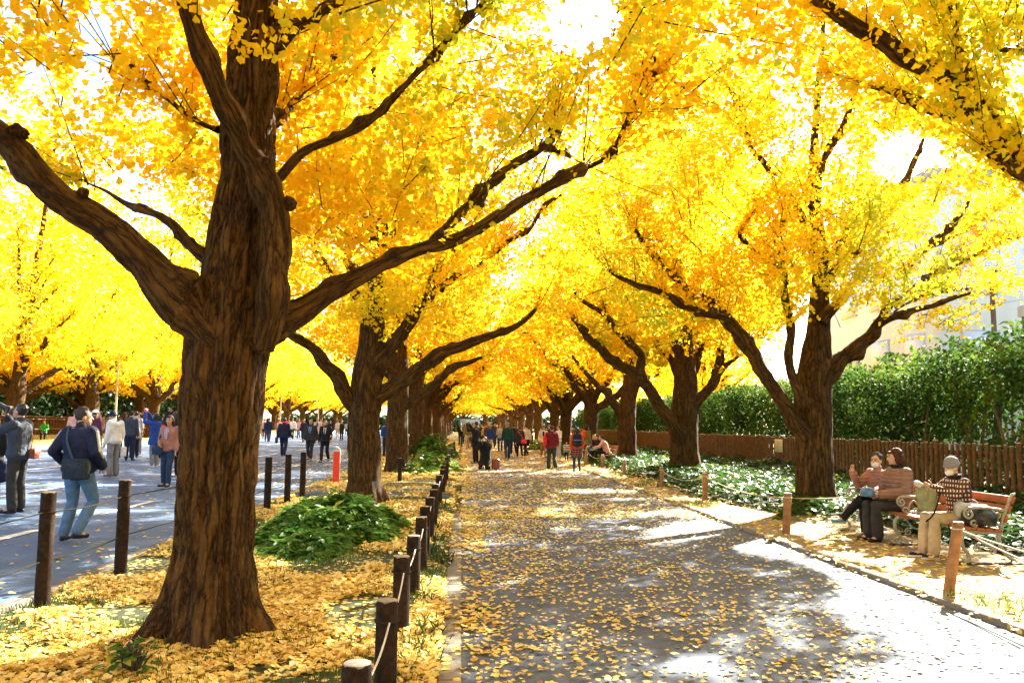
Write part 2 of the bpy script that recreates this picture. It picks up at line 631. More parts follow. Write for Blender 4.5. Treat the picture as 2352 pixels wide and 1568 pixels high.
def grow(base, limbs, trunk_top, cp, seed):
    """shoots of a ginkgo: along its limbs and through its crown -> starts, directions, lengths (world)"""
    r = np.random.default_rng(seed)
    S, D, L, tw = [], [], [], []
    for pts, rad in limbs:
        pts, rad = catmull(pts, rad, .12)
        n = len(pts)
        tan = np.gradient(pts, axis=0)
        tan /= np.linalg.norm(tan, axis=1, keepdims=True)
        k0 = int(n * .22)
        m = int((n - k0) * .12 / cp.get('ls', .10))
        ii = r.integers(k0, n, m)
        d = rdir(m, r)
        d = d - tan[ii] * np.sum(d * tan[ii], 1, keepdims=True) * .8
        d = d * .9 + tan[ii] * .55 + np.array([0, 0, .75])
        d /= np.linalg.norm(d, axis=1, keepdims=True)
        ln = r.uniform(.35, 1.25, m) * cp.get('ll', 1)
        S.append(pts[ii]); D.append(d); L.append(ln); tw.append(np.ones(m, bool))
        # long whips from the sawn ends
        m2 = 3
        d = tan[-1] * .8 + rdir(m2, r) * .5 + np.array([0, 0, .35])
        d /= np.linalg.norm(d, axis=1, keepdims=True)
        S.append(np.repeat(pts[-1:], m2, 0)); D.append(d); L.append(r.uniform(.6, 1.2, m2)); tw.append(np.ones(m2, bool))
    n = cp['n']
    z0, z1, rm = cp['z0'], cp['z1'], cp['r']
    # volume fill
    t = r.random(n * 3) ** cp.get('zp', 1.5)
    rr = crown_r(t, rm)
    keep = r.random(n * 3) < (rr / rm) ** 2 + .1
    t, rr = t[keep][:n], rr[keep][:n]
    n = len(t)
    a = r.uniform(0, 2 * np.pi, n)
    rad = rr * np.sqrt(r.uniform(.02, 1, n)) * (.8 + .4 * fbm(np.stack([np.cos(a) * 2 + seed, np.sin(a) * 2, t * 6], 1), 2))
    p = np.stack([base[0] + rad * np.cos(a), base[1] + rad * np.sin(a), z0 + (z1 - z0) * t], 1)
    ax = np.interp(p[:, 2], [0, trunk_top[2]], [base[0], trunk_top[0]]) - base[0]
    p[:, 0] += ax
    nz = fbm(p * np.array([.75, .75, 1.0]) + seed * 3.1, 2)
    p = p[nz > cp.get('thr', .42)]
    out = p - np.array([base[0], base[1], 0])
    out[:, 2] = 0
    out /= np.linalg.norm(out, axis=1, keepdims=True) + .3
    d = out * .8 + rdir(len(p), r) * .8 + np.array([0, 0, .55])
    d /= np.linalg.norm(d, axis=1, keepdims=True)
    S.append(p); D.append(d); L.append(r.uniform(.45, 1.15, len(p)) * cp.get('sl', 1)); tw.append(r.random(len(p)) < cp.get('tw', .35))
    S, D, L, tw = np.concatenate(S), np.concatenate(D), np.concatenate(L), np.concatenate(tw)
    zm = cp['zmin'] + .9 * (fbm(S * .6 + seed, 2) - .5) * 2 * .6
    k = S[:, 2] > zm
    if 'keep' in cp:
        k &= cp['keep'](S, r)
    return S[k], D[k], L[k], tw[k]


def foliage(S, D, L, cp, seed, shape):
    r = np.random.default_rng(seed + 99)
    cnt = np.maximum(3, (L * cp.get('dens', 34)).astype(int))
    idx = np.repeat(np.arange(len(S)), cnt)
    t = r.random(len(idx))
    t = np.round(t * L[idx] / .07) * .07 / L[idx]          # whorls of leaves on short spurs
    p = S[idx] + D[idx] * (L[idx] * t)[:, None] + np.array([0, 0, .10]) * (t ** 2 * L[idx])[:, None]
    off = rdir(len(p), r)
    p = p + off * r.uniform(.015, .085, len(p))[:, None] * cp.get('spread', 1)
    if cp.get('carve', True):
        k = carve(p, r, cp.get('fleck', .62))
        if 'lkeep' in cp:
            k &= cp['lkeep'](p, r)
        p, off, idx = p[k], off[k], idx[k]
    yd = off + np.array([0, 0, -.45]) + rdir(len(p), r) * .5
    nr = rdir(len(p), r) + np.array([0, 0, .55])
    sz = r.uniform(.75, 1.2, len(p)) * cp['size']
    if 'bigz' in cp:
        zb, sb = cp['bigz']
        b = p[:, 2] > zb
        kk = ~b | (r.random(len(p)) < (cp['size'] / sb) ** 2 * 1.1)
        sz = np.where(b, sb * r.uniform(.8, 1.2, len(p)), sz)
        p, yd, nr, sz, idx = p[kk], yd[kk], nr[kk], sz[kk], idx[kk]
    tint = .52 + (fbm(p * .45 + 40 + seed, 2) - .5) * 1.5 + r.normal(0, .11, len(p)) + cp.get('tint', 0)
    tint = np.where(tint > .66, .66 + (tint - .66) * .3, tint)
    return p, nr, yd, sz, tint


def make_tree(name, label, group, base, trunk, limbs, cp, seed, shape=KITE, segs=48, depth=.02, flare=(.75, .16, 5, .4), limb_parts=True, leaf_on=True):
    """trunk / limbs: (world points, radii)"""
    b = np.array(base)
    t = thing(name, label, 'tree', tuple(b), 0, group)
    V, F, B = bark_tube(trunk[0], trunk[1], segs, .05 if segs > 60 else .12, depth, flare)
    mb = MB().add(V - b, F, B)
    lm = None if limb_parts else MB()
    mb.build('trunk', BARK, t, bark=True)
    r = np.random.default_rng(seed)
    for pts, rad in limbs:
        sg = max(8, min(40, int(rad[0] * 140)))
        # a little wander so that limbs are not smooth
        V, F, B = bark_tube(pts, rad, sg, .10 if segs < 60 else .05, depth * .8)
        if limb_parts:
            MB().add(V - b, F, B).build('limb', BARK, t, bark=True)
        else:
            lm.add(V - b, F, B)
    if lm is not None and lm.n:
        lm.build('limbs', BARK, t, bark=True)
    S, D, L, tw = grow(b, limbs, trunk[0][-1], cp, seed)
    # twigs
    k = np.where(tw)[0][:cp.get('maxtw', 2500)]
    Vs, Fs = [], []
    a = np.array([0, 2.094, 4.189])
    rad0 = cp.get('twr', .012)
    s, d, l = S[k], D[k], L[k]
    if cp.get('carve', True):
        kk = carve(s + d * l[:, None] * .6, np.random.default_rng(1))
        s, d, l = s[kk], d[kk], l[kk]
    x = np.cross(d, np.array([.3, .2, .93])); x /= np.linalg.norm(x, axis=1, keepdims=True) + 1e-9
    y = np.cross(d, x)
    jog = rdir(len(s), r) * .05
    ringp = []
    for tt, rr in ((-.02, 1.0), (.5, .65), (1.0, .25)):
        c = s + d * (l * tt)[:, None] + np.array([0, 0, .10]) * (tt ** 2 * l)[:, None] + jog * (tt if tt < .6 else 0)
        ringp.append(c[:, None, :] + rad0 * rr * (np.clip(l, .5, 1.6) ** .7)[:, None, None] * (x[:, None] * np.cos(a)[None, :, None] + y[:, None] * np.sin(a)[None, :, None]))
    V = np.concatenate(ringp, 1).reshape(-1, 3)
    q = np.array([[i + j, i + (j + 1) % 3, i + 3 + (j + 1) % 3, i + 3 + j] for i in (0, 3) for j in range(3)])
    F = (q[None] + (np.arange(len(s)) * 9)[:, None, None]).reshape(-1, 4)
    if len(V):
        me = npmesh('twigs', V - b, [F], True, [('bark', 'FLOAT_VECTOR', 'POINT', V)])
        link('twigs', me, BARK, t)['kind'] = 'stuff'
    p, nr, yd, sz, tint = foliage(S, D, L, cp, seed, shape)
    leaves('crown', p - b, nr, yd, sz, tint, shape, GINKGO, t)
    NLEAF.append((label[:30], len(p)))
    return t


NLEAF = []


def limb(pts, d0, d1, pw=1.0):
    """limb from picture points (u, v, width) at distances d0..d1 -> world points and radii"""
    n = len(pts)
    ds = [d0 + (d1 - d0) * (i / (n - 1)) ** pw for i in range(n)]
    return np.array([P(u, v, y) for (u, v, w), y in zip(pts, ds)]), np.array([w * .87 * mpp(y) / 2 for (u, v, w), y in zip(pts, ds)])


# ---- the big tree in the foreground
GL = 'ginkgo trees between the road and the footpath'
GR = 'ginkgo trees along the fence side of the footpath'
d = 6.25
tr = limb([(474, 1452, 236), (482, 1380, 224), (490, 1290, 214), (499, 1150, 207), (506, 1000, 210), (514, 880, 222), (524, 790, 228), (535, 720, 205), (545, 640, 184), (552, 560, 176), (562, 450, 164), (568, 350, 152), (577, 230, 144), (582, 120, 140), (592, 0, 130)], d, d)
top = tr[0][-1]
tr = (tr[0], tr[1] * .95)
tr = (np.vstack([tr[0], top + np.array([.1, 0, 2.5]), top + np.array([.2, .1, 6]), top + np.array([.2, .1, 10])]), np.concatenate([tr[1], [.17, .10, .03]]))
tr[0][0][2] = -.05
L1L = [
    limb([(520, 800, 130), (455, 722, 132), (395, 680, 124), (330, 608, 116), (250, 530, 112), (170, 472, 104), (90, 412, 98), (18, 338, 96), (-60, 262, 84), (-180, 170, 66), (-330, 90, 36)], 6.15, 5.7),
    limb([(560, 790, 120), (620, 742, 104), (690, 705, 80), (790, 652, 66), (911, 590, 50), (1036, 551, 50), (1100, 520, 44), (1162, 488, 42), (1240, 440, 38), (1313, 398, 36), (1338, 386, 30)], 6.15, 6.9),
    limb([(1325, 392, 16), (1365, 378, 15), (1400, 355, 13), (1425, 310, 11), (1450, 260, 9), (1480, 205, 7), (1505, 170, 5)], 6.88, 7.1),
    limb([(990, 560, 30), (1025, 520, 29), (1053, 488, 28), (1112, 437, 27), (1183, 379, 26), (1247, 337, 25), (1276, 312, 24), (1272, 300, 22)], 6.6, 7.3),
    limb([(1255, 335, 22), (1275, 345, 14), (1295, 350, 11), (1310, 362, 8)], 7.25, 7.3),
    limb([(600, 800, 70), (632, 690, 84), (640, 560, 76), (628, 470, 72), (606, 405, 74), (570, 350, 72), (545, 300, 70), (520, 250, 68), (482, 165, 66), (452, 90, 60), (425, 0, 56), (400, -90, 44), (370, -220, 26)], 6.12, 5.3),
    limb([(618, 424, 40), (645, 405, 32), (690, 357, 30), (760, 322, 28), (830, 293, 27), (890, 242, 24), (950, 180, 21), (1020, 100, 18), (1075, 40, 15), (1118, -5, 12), (1190, -90, 8)], 6.0, 6.3),
    limb([(510, 620, 50), (455, 575, 34), (410, 530, 30), (368, 496, 28), (322, 482, 22), (285, 468, 14), (245, 440, 8), (200, 420, 4)], 6.4, 7.2),
    limb([(500, 300, 20), (478, 292, 15), (430, 265, 13), (395, 235, 13), (365, 215, 12), (330, 182, 11), (305, 155, 8), (270, 150, 4)], 6.5, 6.8),
    limb([(600, 130, 60), (640, 85, 44), (680, 58, 40), (720, 38, 37), (790, -4, 30), (860, -60, 22)], 6.2, 6.0),
    limb([(575, 330, 50), (632, 270, 34), (690, 215, 20), (750, 155, 14), (800, 90, 8)], 6.25, 7.8),
]
def l1_keep(S, r):
    u, v, dd = project(S)
    front = (dd < 6.4) & (v > np.where((u > 380) & (u < 530), 0, 130) + 60 * r.random(len(S))) & (u > -60)
    low = (S[:, 2] < 3.9) & (u < 480)
    near = np.linalg.norm(S - np.array(CAM), axis=1) < 3.6
    return ~(front | near | (low & (v > 420)))


L1L = [(p_, w_ * (.84 if k_ in (0, 1) else 1)) for k_, (p_, w_) in enumerate(L1L)]
make_tree('ginkgo_tree', 'largest ginkgo tree, thick furrowed foreground trunk, one limb sweeping over the footpath', GL, (-1.93, d, 0), tr, L1L,
          dict(tint=-.08, n=3400, z0=3.2, z1=17, r=4.4, zmin=3.25, size=.061, dens=56, bigz=(7.2, .2), keep=l1_keep, zp=1.9, thr=.40, ls=.055, twr=.0075, lkeep=lambda p, r: l1_keep(p, r)), 11, FAN, 120, .040, (.55, .21, 4, .9))
# burl and black cut end on the trunk
big = [o for o in bpy.data.objects if o.name == 'ginkgo_tree'][0]
BP = []
for li, tt, w, off in ((3, .97, 42, (0, 0, .02)), (0, .60, 46, (.02, -.05, .17)), (0, .78, 44, (0, -.08, -.14)), (1, .55, 24, (0, -.02, .08)), (0, .42, 34, (0, -.05, .14)), (5, .36, 44, (.12, -.03, .0)), (5, .44, 34, (.06, -.11, .03))):
    cp_, _ = catmull(L1L[li][0], L1L[li][1], .05)
    BP.append((cp_[int(tt * (len(cp_) - 1))] + np.array(off), w))
for (c, w) in BP:
    u, dd = c[0] * 50, d
    m = MB().ell((0, 0, 0), np.array([1, 1, .8]) * w * .8 * mpp(dd) / 2, 18, 12)
    V = np.concatenate(m.V)
    V = V * (1 + 1.3 * (fbm(V * 26 + u, 3) - .5))[:, None]
    mb = MB()
    mb.V, mb.F, mb.n, mb.bark = [V + c - np.array(big.location)], m.F, m.n, [V + c]
    mb.build('burl', BARK, big, bark=True)

# ---- second tree in that row
d = 16.3
tr = limb([(838, 1168, 100), (838, 1100, 88), (836, 1000, 84), (838, 930, 88), (842, 880, 82), (852, 800, 72), (860, 700, 60), (868, 600, 50), (872, 534, 44), (868, 450, 36), (862, 380, 30), (858, 250, 24), (860, 0, 14)], d, d)
tr = (np.vstack([tr[0], tr[0][-1] + np.array([0, 0, 5])]), np.concatenate([tr[1], [.03]]))
tr[0][0][2] = 0
L2L = [
    limb([(830, 945, 50), (798, 915, 40), (772, 868, 36), (742, 830, 33), (702, 790, 28), (665, 764, 24), (625, 735, 16)], d, d - 1),
    limb([(848, 925, 50), (885, 900, 40), (950, 862, 36), (1007, 815, 32), (1060, 793, 28), (1110, 778, 23), (1165, 757, 18), (1205, 735, 15), (1235, 708, 12)], d, d - .5),
    limb([(860, 860, 50), (888, 815, 38), (925, 760, 36), (952, 720, 35), (985, 672, 33), (1005, 622, 28), (1036, 576, 24), (1070, 530, 18)], d, d - 1.2),
    limb([(1010, 665, 22), (1032, 643, 17), (1070, 622, 16), (1108, 605, 15), (1162, 559, 14), (1217, 525, 13), (1250, 471, 11), (1290, 448, 8)], d - .8, d - 1.5),
    limb([(845, 720, 36), (800, 650, 26), (768, 640, 22), (735, 590, 22), (709, 530, 16), (700, 480, 9)], d, d + 1),
    limb([(860, 690, 34), (800, 600, 22), (800, 565, 20), (850, 520, 20), (852, 460, 16), (880, 390, 12)], d, d - .6),
    limb([(868, 600, 34), (900, 540, 26), (925, 470, 20), (960, 380, 15), (980, 300, 10)], d, d + 1),
    limb([(862, 560, 30), (820, 450, 20), (800, 340, 14), (770, 230, 9)], d, d + .5),
]
HS = dict(dens=46, bigz=(10.5, .22), zp=1.5, maxtw=1800, twr=.010)
make_tree('ginkgo_tree', 'second ginkgo tree, behind the low green shrub, trunk forking above head height', GL, (-1.93, d, 0), tr, L2L,
          dict(HS, n=3000, tint=-.05, z0=3.5, z1=19, r=4.5, zmin=3.5, size=.076, thr=.43, ls=.09), 12, KITE, 56, .022, (.6, .12, 5, .3))

# ---- third tree of that row
d = 26.7
tr = limb([(914, 1090, 66), (912, 1000, 56), (913, 900, 54), (916, 800, 45), (920, 700, 36), (922, 600, 28), (922, 400, 20), (922, 200, 12)], d, d)
tr[0][0][2] = 0
L3L = [
    limb([(920, 930, 34), (944, 922, 27), (973, 903, 24), (1000, 882, 22), (1038, 846, 18), (1080, 832, 14), (1110, 820, 9)], d, d - 1),
    limb([(915, 850, 30), (890, 790, 22), (870, 740, 16), (850, 700, 10)], d, d + 1),
    limb([(918, 780, 30), (950, 730, 22), (985, 690, 16), (1020, 640, 10)], d, d),
    limb([(920, 720, 28), (900, 650, 20), (880, 560, 13), (870, 480, 8)], d, d + 1),
    limb([(918, 880, 30), (900, 850, 20), (868, 830, 15), (840, 800, 8)], d, d - 1),
]
make_tree('ginkgo_tree', 'third ginkgo tree, close beside the pale green lamp post', GL, (-2.1, d, 0), tr, L3L,
          dict(HS, n=2600, z0=3.8, z1=19, r=4.6, zmin=3.6, size=.12, dens=26, thr=.41, ls=.1, bigz=(13, .25)), 13, KITE, 40, .02, (.5, .1, 5, .3))

# ---- right row: the tree beside the bench
d = 15.2
tr = limb([(1876, 1180, 118), (1872, 1120, 104), (1868, 1000, 98), (1868, 900, 98), (1872, 850, 92), (1876, 800, 78), (1880, 740, 60), (1884, 650, 46), (1880, 560, 38), (1872, 470, 32), (1868, 380, 26), (1880, 200, 20), (1890, 0, 12)], d, d)
tr = (np.vstack([tr[0], tr[0][-1] + np.array([0, 0, 6])]), np.concatenate([tr[1], [.03]]))
tr[0][0][2] = 0
R1L = [
    limb([(1850, 1000, 50), (1819, 962, 42), (1773, 896, 40), (1725, 810, 38), (1685, 754, 36), (1658, 720, 32), (1624, 695, 27), (1576, 661, 24), (1519, 604, 20), (1475, 556, 16), (1458, 528, 11)], d - .2, d - 1),
    limb([(1668, 732, 26), (1653, 728, 24), (1586, 709, 22), (1533, 680, 20), (1485, 661, 18), (1437, 642, 15), (1400, 622, 10)], d - .8, d - 1.6),
    limb([(1845, 930, 38), (1826, 890, 28), (1808, 822, 27), (1818, 752, 24), (1807, 690, 22), (1798, 618, 19), (1796, 570, 16), (1790, 532, 13), (1803, 498, 9)], d - .4, d - .8),
    limb([(1804, 640, 18), (1780, 612, 15), (1749, 589, 14), (1720, 560, 13), (1700, 540, 11), (1706, 516, 8)], d - .6, d - 1),
    limb([(1885, 880, 60), (1917, 836, 48), (1960, 805, 42), (1999, 772, 38), (2015, 743, 31), (2030, 717, 25), (2046, 690, 16)], d, d - .4),
    limb([(2005, 760, 24), (2035, 735, 22), (2080, 714, 20), (2143, 700, 18), (2190, 685, 13), (2230, 672, 7)], d - .3, d - .8),
    limb([(1886, 740, 40), (1910, 712, 30), (1928, 690, 24)], d - .2, d - .3),
    limb([(1878, 600, 32), (1840, 500, 22), (1783, 412, 20), (1755, 375, 19), (1730, 344, 18), (1701, 282, 16), (1683, 220, 12), (1670, 190, 8)], d, d - .6),
    limb([(1870, 480, 28), (1885, 390, 22), (1905, 340, 22), (1930, 300, 20), (1955, 240, 17), (1965, 200, 10)], d, d - .5),
    limb([(1880, 620, 30), (1930, 560, 18), (1950, 520, 14)], d, d - .8),
    limb([(1888, 650, 32), (1980, 560, 20), (2040, 480, 20), (2075, 420, 18), (2105, 360, 14), (2120, 320, 8)], d, d + 1),
    limb([(2040, 700, 20), (2120, 640, 15), (2210, 600, 12), (2290, 560, 9), (2350, 540, 5)], d, d + 6.5),
    limb([(2090, 600, 16), (2150, 560, 14), (2230, 520, 11), (2300, 470, 7)], d + 1, d + 7),
    limb([(2020, 735, 18), (2090, 690, 14), (2160, 670, 11), (2240, 660, 7)], d, d + 6),
    limb([(2060, 640, 16), (2133, 565, 20), (2160, 540, 20), (2184, 520, 20), (2210, 490, 17), (2230, 458, 10)], d + .3, d + .6),
]
def r1_keep(S, r):
    low = S[:, 2] < 3.1 + .5 * r.random(len(S))
    u, v, dd = project(S)
    bare = (u > 1770) & (u < 1930) & (v > 740) & (dd < 15.2) & (r.random(len(S)) < .8)
    bare |= (dd < 14.7) & (r.random(len(S)) < .4)
    lowc = (u > 1760) & (u < 1830) & (v > 820) & (v < 920)
    edge = v > 730 + 110 * np.clip((2300 - u) / 380, 0, 1) + 60 * r.random(len(S))
    return ~((low & ~lowc) | bare | ((u > 1940) & edge))


make_tree('ginkgo_tree', 'ginkgo tree beside the bench, tall trunk with many upswept limbs over the ivy', GR, (6.47, d, 0), tr, R1L,
          dict(HS, n=5000, z0=2.9, z1=19, r=4.5, zmin=2.5, size=.076, dens=48, thr=.41, keep=r1_keep, ls=.075, tint=-.14, maxtw=2200), 21, KITE, 60, .022, (.6, .13, 5, 2.3))

# ---- right row, just outside the frame: only its limbs reach into the picture
d = 6.4
bx = 6.7
tr = (np.array([(bx, d, 0), (bx, d, 1.2), (bx - .05, d, 2.4), (bx, d, 4), (bx + .05, d, 7), (bx, d, 11), (bx, d, 16)]), np.array([.48, .4, .42, .33, .25, .15, .04]))
R0L = [
    limb([(3000, 800, 110), (2700, 620, 100), (2480, 470, 92), (2347, 362, 84), (2300, 300, 74), (2258, 250, 66), (2222, 215, 54), (2160, 176, 50), (2081, 138, 48), (2023, 85, 50), (1955, 48, 46), (1895, 14, 40), (1840, -30, 30)], 6.4, 6.3),
    limb([(2480, 500, 60), (2400, 430, 50), (2350, 402, 46), (2300, 370, 38), (2262, 340, 26)], 6.3, 6.0),
    limb([(2232, 226, 30), (2226, 180, 26), (2218, 150, 26), (2205, 115, 24), (2196, 70, 18), (2185, 20, 12)], 6.35, 6.2),
    limb([(2330, 330, 30), (2240, 268, 36), (2160, 252, 36), (2120, 240, 32), (2081, 222, 27), (2027, 203, 18), (1984, 200, 9)], 6.6, 7.0),
    limb([(2500, 200, 30), (2400, 140, 22), (2340, 122, 18), (2288, 112, 16), (2275, 100, 10)], 6.6, 6.3),
]
def r0_keep(S, r):
    u, v, dd = project(S)
    front = (dd < 6.2) & (u < 2420) & (r.random(len(S)) < .8)
    near = np.linalg.norm(S - np.array(CAM), axis=1) < 4.0
    low = v > np.interp(u, [1500, 1900, 2100, 2300, 2500], [60, 230, 330, 600, 680]) + 70 * (r.random(len(S)) - .5)
    return ~((low & (u < 2700)) | front | near)


make_tree('ginkgo_tree', 'ginkgo tree at the upper right corner showing only dark limbs and leaves', GR, (bx, d, 0), tr, R0L,
          dict(HS, n=2000, z0=3.3, z1=17, r=4.6, zmin=3.2, size=.063, dens=52, thr=.43, keep=r0_keep, lkeep=lambda p, r: r0_keep(p, r) | (r.random(len(p)) < .1), ls=.055, bigz=(7.5, .2), twr=.006, tint=-.2, ), 22, FAN, 48, .02)

# ---- right row, next two
d = 26.7
tr = limb([(1575, 1092, 84), (1572, 1030, 76), (1571, 960, 76), (1574, 900, 66), (1574, 850, 58), (1572, 790, 50), (1570, 700, 38), (1570, 560, 28), (1568, 300, 16)], d, d)
tr[0][0][2] = 0
R2L = [
    limb([(1562, 1000, 44), (1543, 976, 36), (1509, 920, 33), (1471, 867, 30), (1427, 843, 28), (1379, 800, 24), (1341, 762, 20), (1315, 726, 13)], d - .3, d - 1.5),
    limb([(1478, 872, 24), (1471, 845, 21), (1473, 815, 20), (1450, 790, 19), (1427, 772, 18), (1389, 724, 16), (1341, 692, 12), (1315, 664, 8)], d - .9, d - 1.6),
    limb([(1398, 738, 12), (1389, 715, 10), (1389, 690, 9), (1388, 668, 7)], d - 1.3, d - 1.4),
    limb([(1585, 950, 46), (1602, 922, 30), (1634, 888, 26), (1648, 843, 24), (1655, 790, 20), (1665, 740, 13)], d, d - .5),
    limb([(1640, 870, 18), (1668, 840, 13), (1700, 815, 7)], d - .2, d - .8),
    limb([(1570, 850, 40), (1550, 780, 26), (1540, 740, 24), (1530, 690, 17), (1520, 640, 10)], d, d + .8),
    limb([(1576, 880, 40), (1600, 830, 26), (1610, 770, 22), (1622, 700, 15), (1640, 620, 9)], d + .3, d + 1),
    limb([(1560, 860, 30), (1535, 820, 20), (1510, 790, 16), (1490, 740, 10)], d + .3, d + 1.2),
]
make_tree('ginkgo_tree', 'ginkgo tree by the fence with one long limb bent out low over the footpath', GR, (7.2, d, 0), tr, R2L,
          dict(HS, n=4000, z0=3.5, z1=19, r=4.7, zmin=3.6, size=.12, dens=26, thr=.41, ls=.1, bigz=(13, .25), tint=-.04), 23, KITE, 48, .02, (.6, .12, 5, 1.3))
d = 34.8
tr = limb([(1441, 1066, 56), (1440, 1010, 51), (1440, 950, 48), (1446, 890, 40), (1448, 820, 30), (1446, 700, 22), (1446, 500, 12)], d, d)
tr[0][0][2] = 0
R3L = [
    limb([(1436, 960, 30), (1418, 940, 24), (1392, 900, 20), (1370, 880, 16), (1340, 850, 12), (1315, 815, 8)], d, d - 1),
    limb([(1446, 930, 30), (1462, 880, 20), (1475, 840, 15), (1490, 790, 10)], d, d - .5),
    limb([(1446, 880, 28), (1435, 830, 18), (1420, 780, 12), (1400, 740, 8)], d, d + 1),
    limb([(1448, 860, 26), (1470, 800, 16), (1500, 740, 9)], d, d + 1),
]
make_tree('ginkgo_tree', 'ginkgo tree with a warm brown trunk behind the seated group, third along the fence', GR, (6.9, d, 0), tr, R3L,
          dict(HS, n=2700, z0=3.8, z1=19, r=4.7, zmin=3.8, size=.14, dens=20, thr=.41, ls=.12, bigz=(14, .27)), 24, KITE, 36, .02, (.5, .1, 5, .3))

# ---- generic trees, copied for the far rows
def generic(seed, n, size, dens, nlimb=6, forkz=2.3, height=18, rm=4.6):
    r = np.random.default_rng(seed)
    lean = r.normal(0, .06, 2)
    zs = [0, .5, 1.2, forkz, forkz + 1, 6, 10, height - 1]
    rs = [.45, .39, .36, .38, .30, .20, .12, .03]
    tr = (np.array([(lean[0] * z, lean[1] * z * .5, z) for z in zs]), np.array(rs))
    ls = []
    a0 = r.uniform(0, 6.28)
    for k in range(nlimb):
        a = a0 + k * 6.283 / nlimb * 1.0 + r.normal(0, .25)
        z = forkz - .2 + r.uniform(0, 1.4)
        ln = r.uniform(3.0, 4.3)
        rise = r.uniform(1.6, 3.4)
        ca, sa = math.cos(a), math.sin(a)
        kink = r.normal(0, .25, (6, 3))
        pts, rad = [], []
        for i, tt in enumerate((0, .15, .35, .6, .85, 1)):
            pts.append((lean[0] * z + ca * ln * tt + kink[i, 0] * tt, sa * ln * tt + kink[i, 1] * tt, z + rise * (tt ** .85) + kink[i, 2] * tt * .7))
            rad.append(.17 * (1 - tt) ** .8 + .035)
        ls.append((np.array(pts), np.array(rad)))
    for k in range(4):
        a = r.uniform(0, 6.28)
        z = r.uniform(4.2, 7)
        ca, sa = math.cos(a), math.sin(a)
        ls.append((np.array([(ca * 2.4 * t_, sa * 2.4 * t_, z + 2.4 * t_ ** .8) for t_ in (0, .3, .6, 1)]), np.array([.1, .08, .055, .03])))
    cp = dict(n=n, z0=3.5, z1=height, r=rm, zmin=3.3, size=size, dens=dens, thr=.40, ls=.16, carve=False, spread=1.6, zp=1.35, maxtw=500, twr=.014, sl=1.15)
    return tr, ls, cp


ORD = ['first', 'second', 'third', 'fourth', 'fifth', 'sixth', 'seventh', 'eighth', 'ninth', 'tenth', 'eleventh', 'twelfth', 'thirteenth', 'fourteenth', 'fifteenth', 'sixteenth', 'seventeenth', 'eighteenth']
protos = []
for k in range(4):
    tr, ls, cp = generic(100 + k, 1500, .19, 13, nlimb=5 + k % 3)
    o = make_tree('ginkgo_tree', 'proto', None, (0, 0, 0), tr, ls, cp, 100 + k, KITE, 28, .018, (.5, .11, 5, .3 + k), limb_parts=True)
    kids(o)
    protos.append(o)
first = [True] * 4


def place(k, x, y, rz, sc, label, group):
    src = protos[k]
    o = src if first[k] else copy_tree(src)
    first[k] = False
    o.location = (x, y, float(gz(x)))
    o.rotation_euler = (0, 0, rz)
    o.scale = (sc, sc, sc)
    o['label'] = label
    o['group'] = group
    return o


r_ = random.Random(5)
ys = [37, 46.5, 56, 66, 76, 86, 97, 108, 120, 133, 147]
for i, y in enumerate(ys):
    place(i % 4, -2.1 + r_.uniform(-.15, .15), y, r_.uniform(0, 6.3), r_.uniform(.95, 1.06), '%s ginkgo tree from the front in the row between road and footpath' % ORD[i + 3], GL)
ys = [43.5, 52, 61, 70, 80, 90, 101, 112, 124, 137, 150]
for i, y in enumerate(ys):
    place((i + 1) % 4, 6.6 + r_.uniform(-.2, .2), y, r_.uniform(0, 6.3), r_.uniform(.95, 1.06), '%s ginkgo tree from the bench in the row along the fence' % ORD[i + 3], GR)
GF = 'ginkgo trees on the far side of the road'
ys = [33, 41, 50, 60, 70, 80, 91, 103, 116, 130, 145]
for i, y in enumerate(ys):
    place((i + 2) % 4, -21.8 + r_.uniform(-.3, .3), y, r_.uniform(0, 6.3), r_.uniform(.95, 1.1), '%s ginkgo tree from the left in the row at the far edge of the road' % ORD[i], GF)
ys = [36, 46, 56, 67, 78, 90]
for i, y in enumerate(ys):
    place((i + 3) % 4, -29.5 + r_.uniform(-.4, .4), y, r_.uniform(0, 6.3), r_.uniform(1.0, 1.15), '%s ginkgo tree from the left in the back row before the brown fence' % ORD[i], GF)

# the avenue goes on behind the viewpoint: these shade the near ground
for i, (x, y) in enumerate(((-2.0, -3.8), (6.7, -3.2), (-2.1, -13.5), (6.6, -12.5), (-2.0, -24), (6.6, -23))):
    place(i % 4, x, y, r_.uniform(0, 6.3), 1.02, '%s ginkgo tree behind the viewpoint on the %s side' % (ORD[i // 2], ('road', 'fence')[i % 2]), (GL, GR)[i % 2])

for i, x in enumerate((-9.5, -4.2, .4, 5.0, 10.5)):
    place((i + 1) % 4, x, 163 + (i % 2) * 6, r_.uniform(0, 6.3), 1.0, '%s ginkgo tree from the left closing the far end of the avenue' % ORD[i], 'ginkgo trees closing the far end of the avenue')

for i, x in enumerate((-42, -36, -30, -24, -18)):
    place((i + 2) % 4, x, 158 + (i % 2) * 7, r_.uniform(0, 6.3), 1.0, '%s ginkgo tree from the left at the far end across the road' % ORD[i], 'ginkgo trees closing the far end of the avenue')
ys = [103, 117, 132]
for i, y in enumerate(ys):
    place((i + 1) % 4, -29.5, y, r_.uniform(0, 6.3), 1.05, '%s ginkgo tree from the left in the back row before the brown fence' % ORD[i + 6], GF)

for i, (x, y) in enumerate(((17.5, 58), (20.5, 72), (18, 88))):
    place((i + 1) % 4, x, y, r_.uniform(0, 6.3), .9, '%s yellow ginkgo tree from the right standing beyond the hedge' % ORD[i], 'ginkgo trees beyond the hedge')
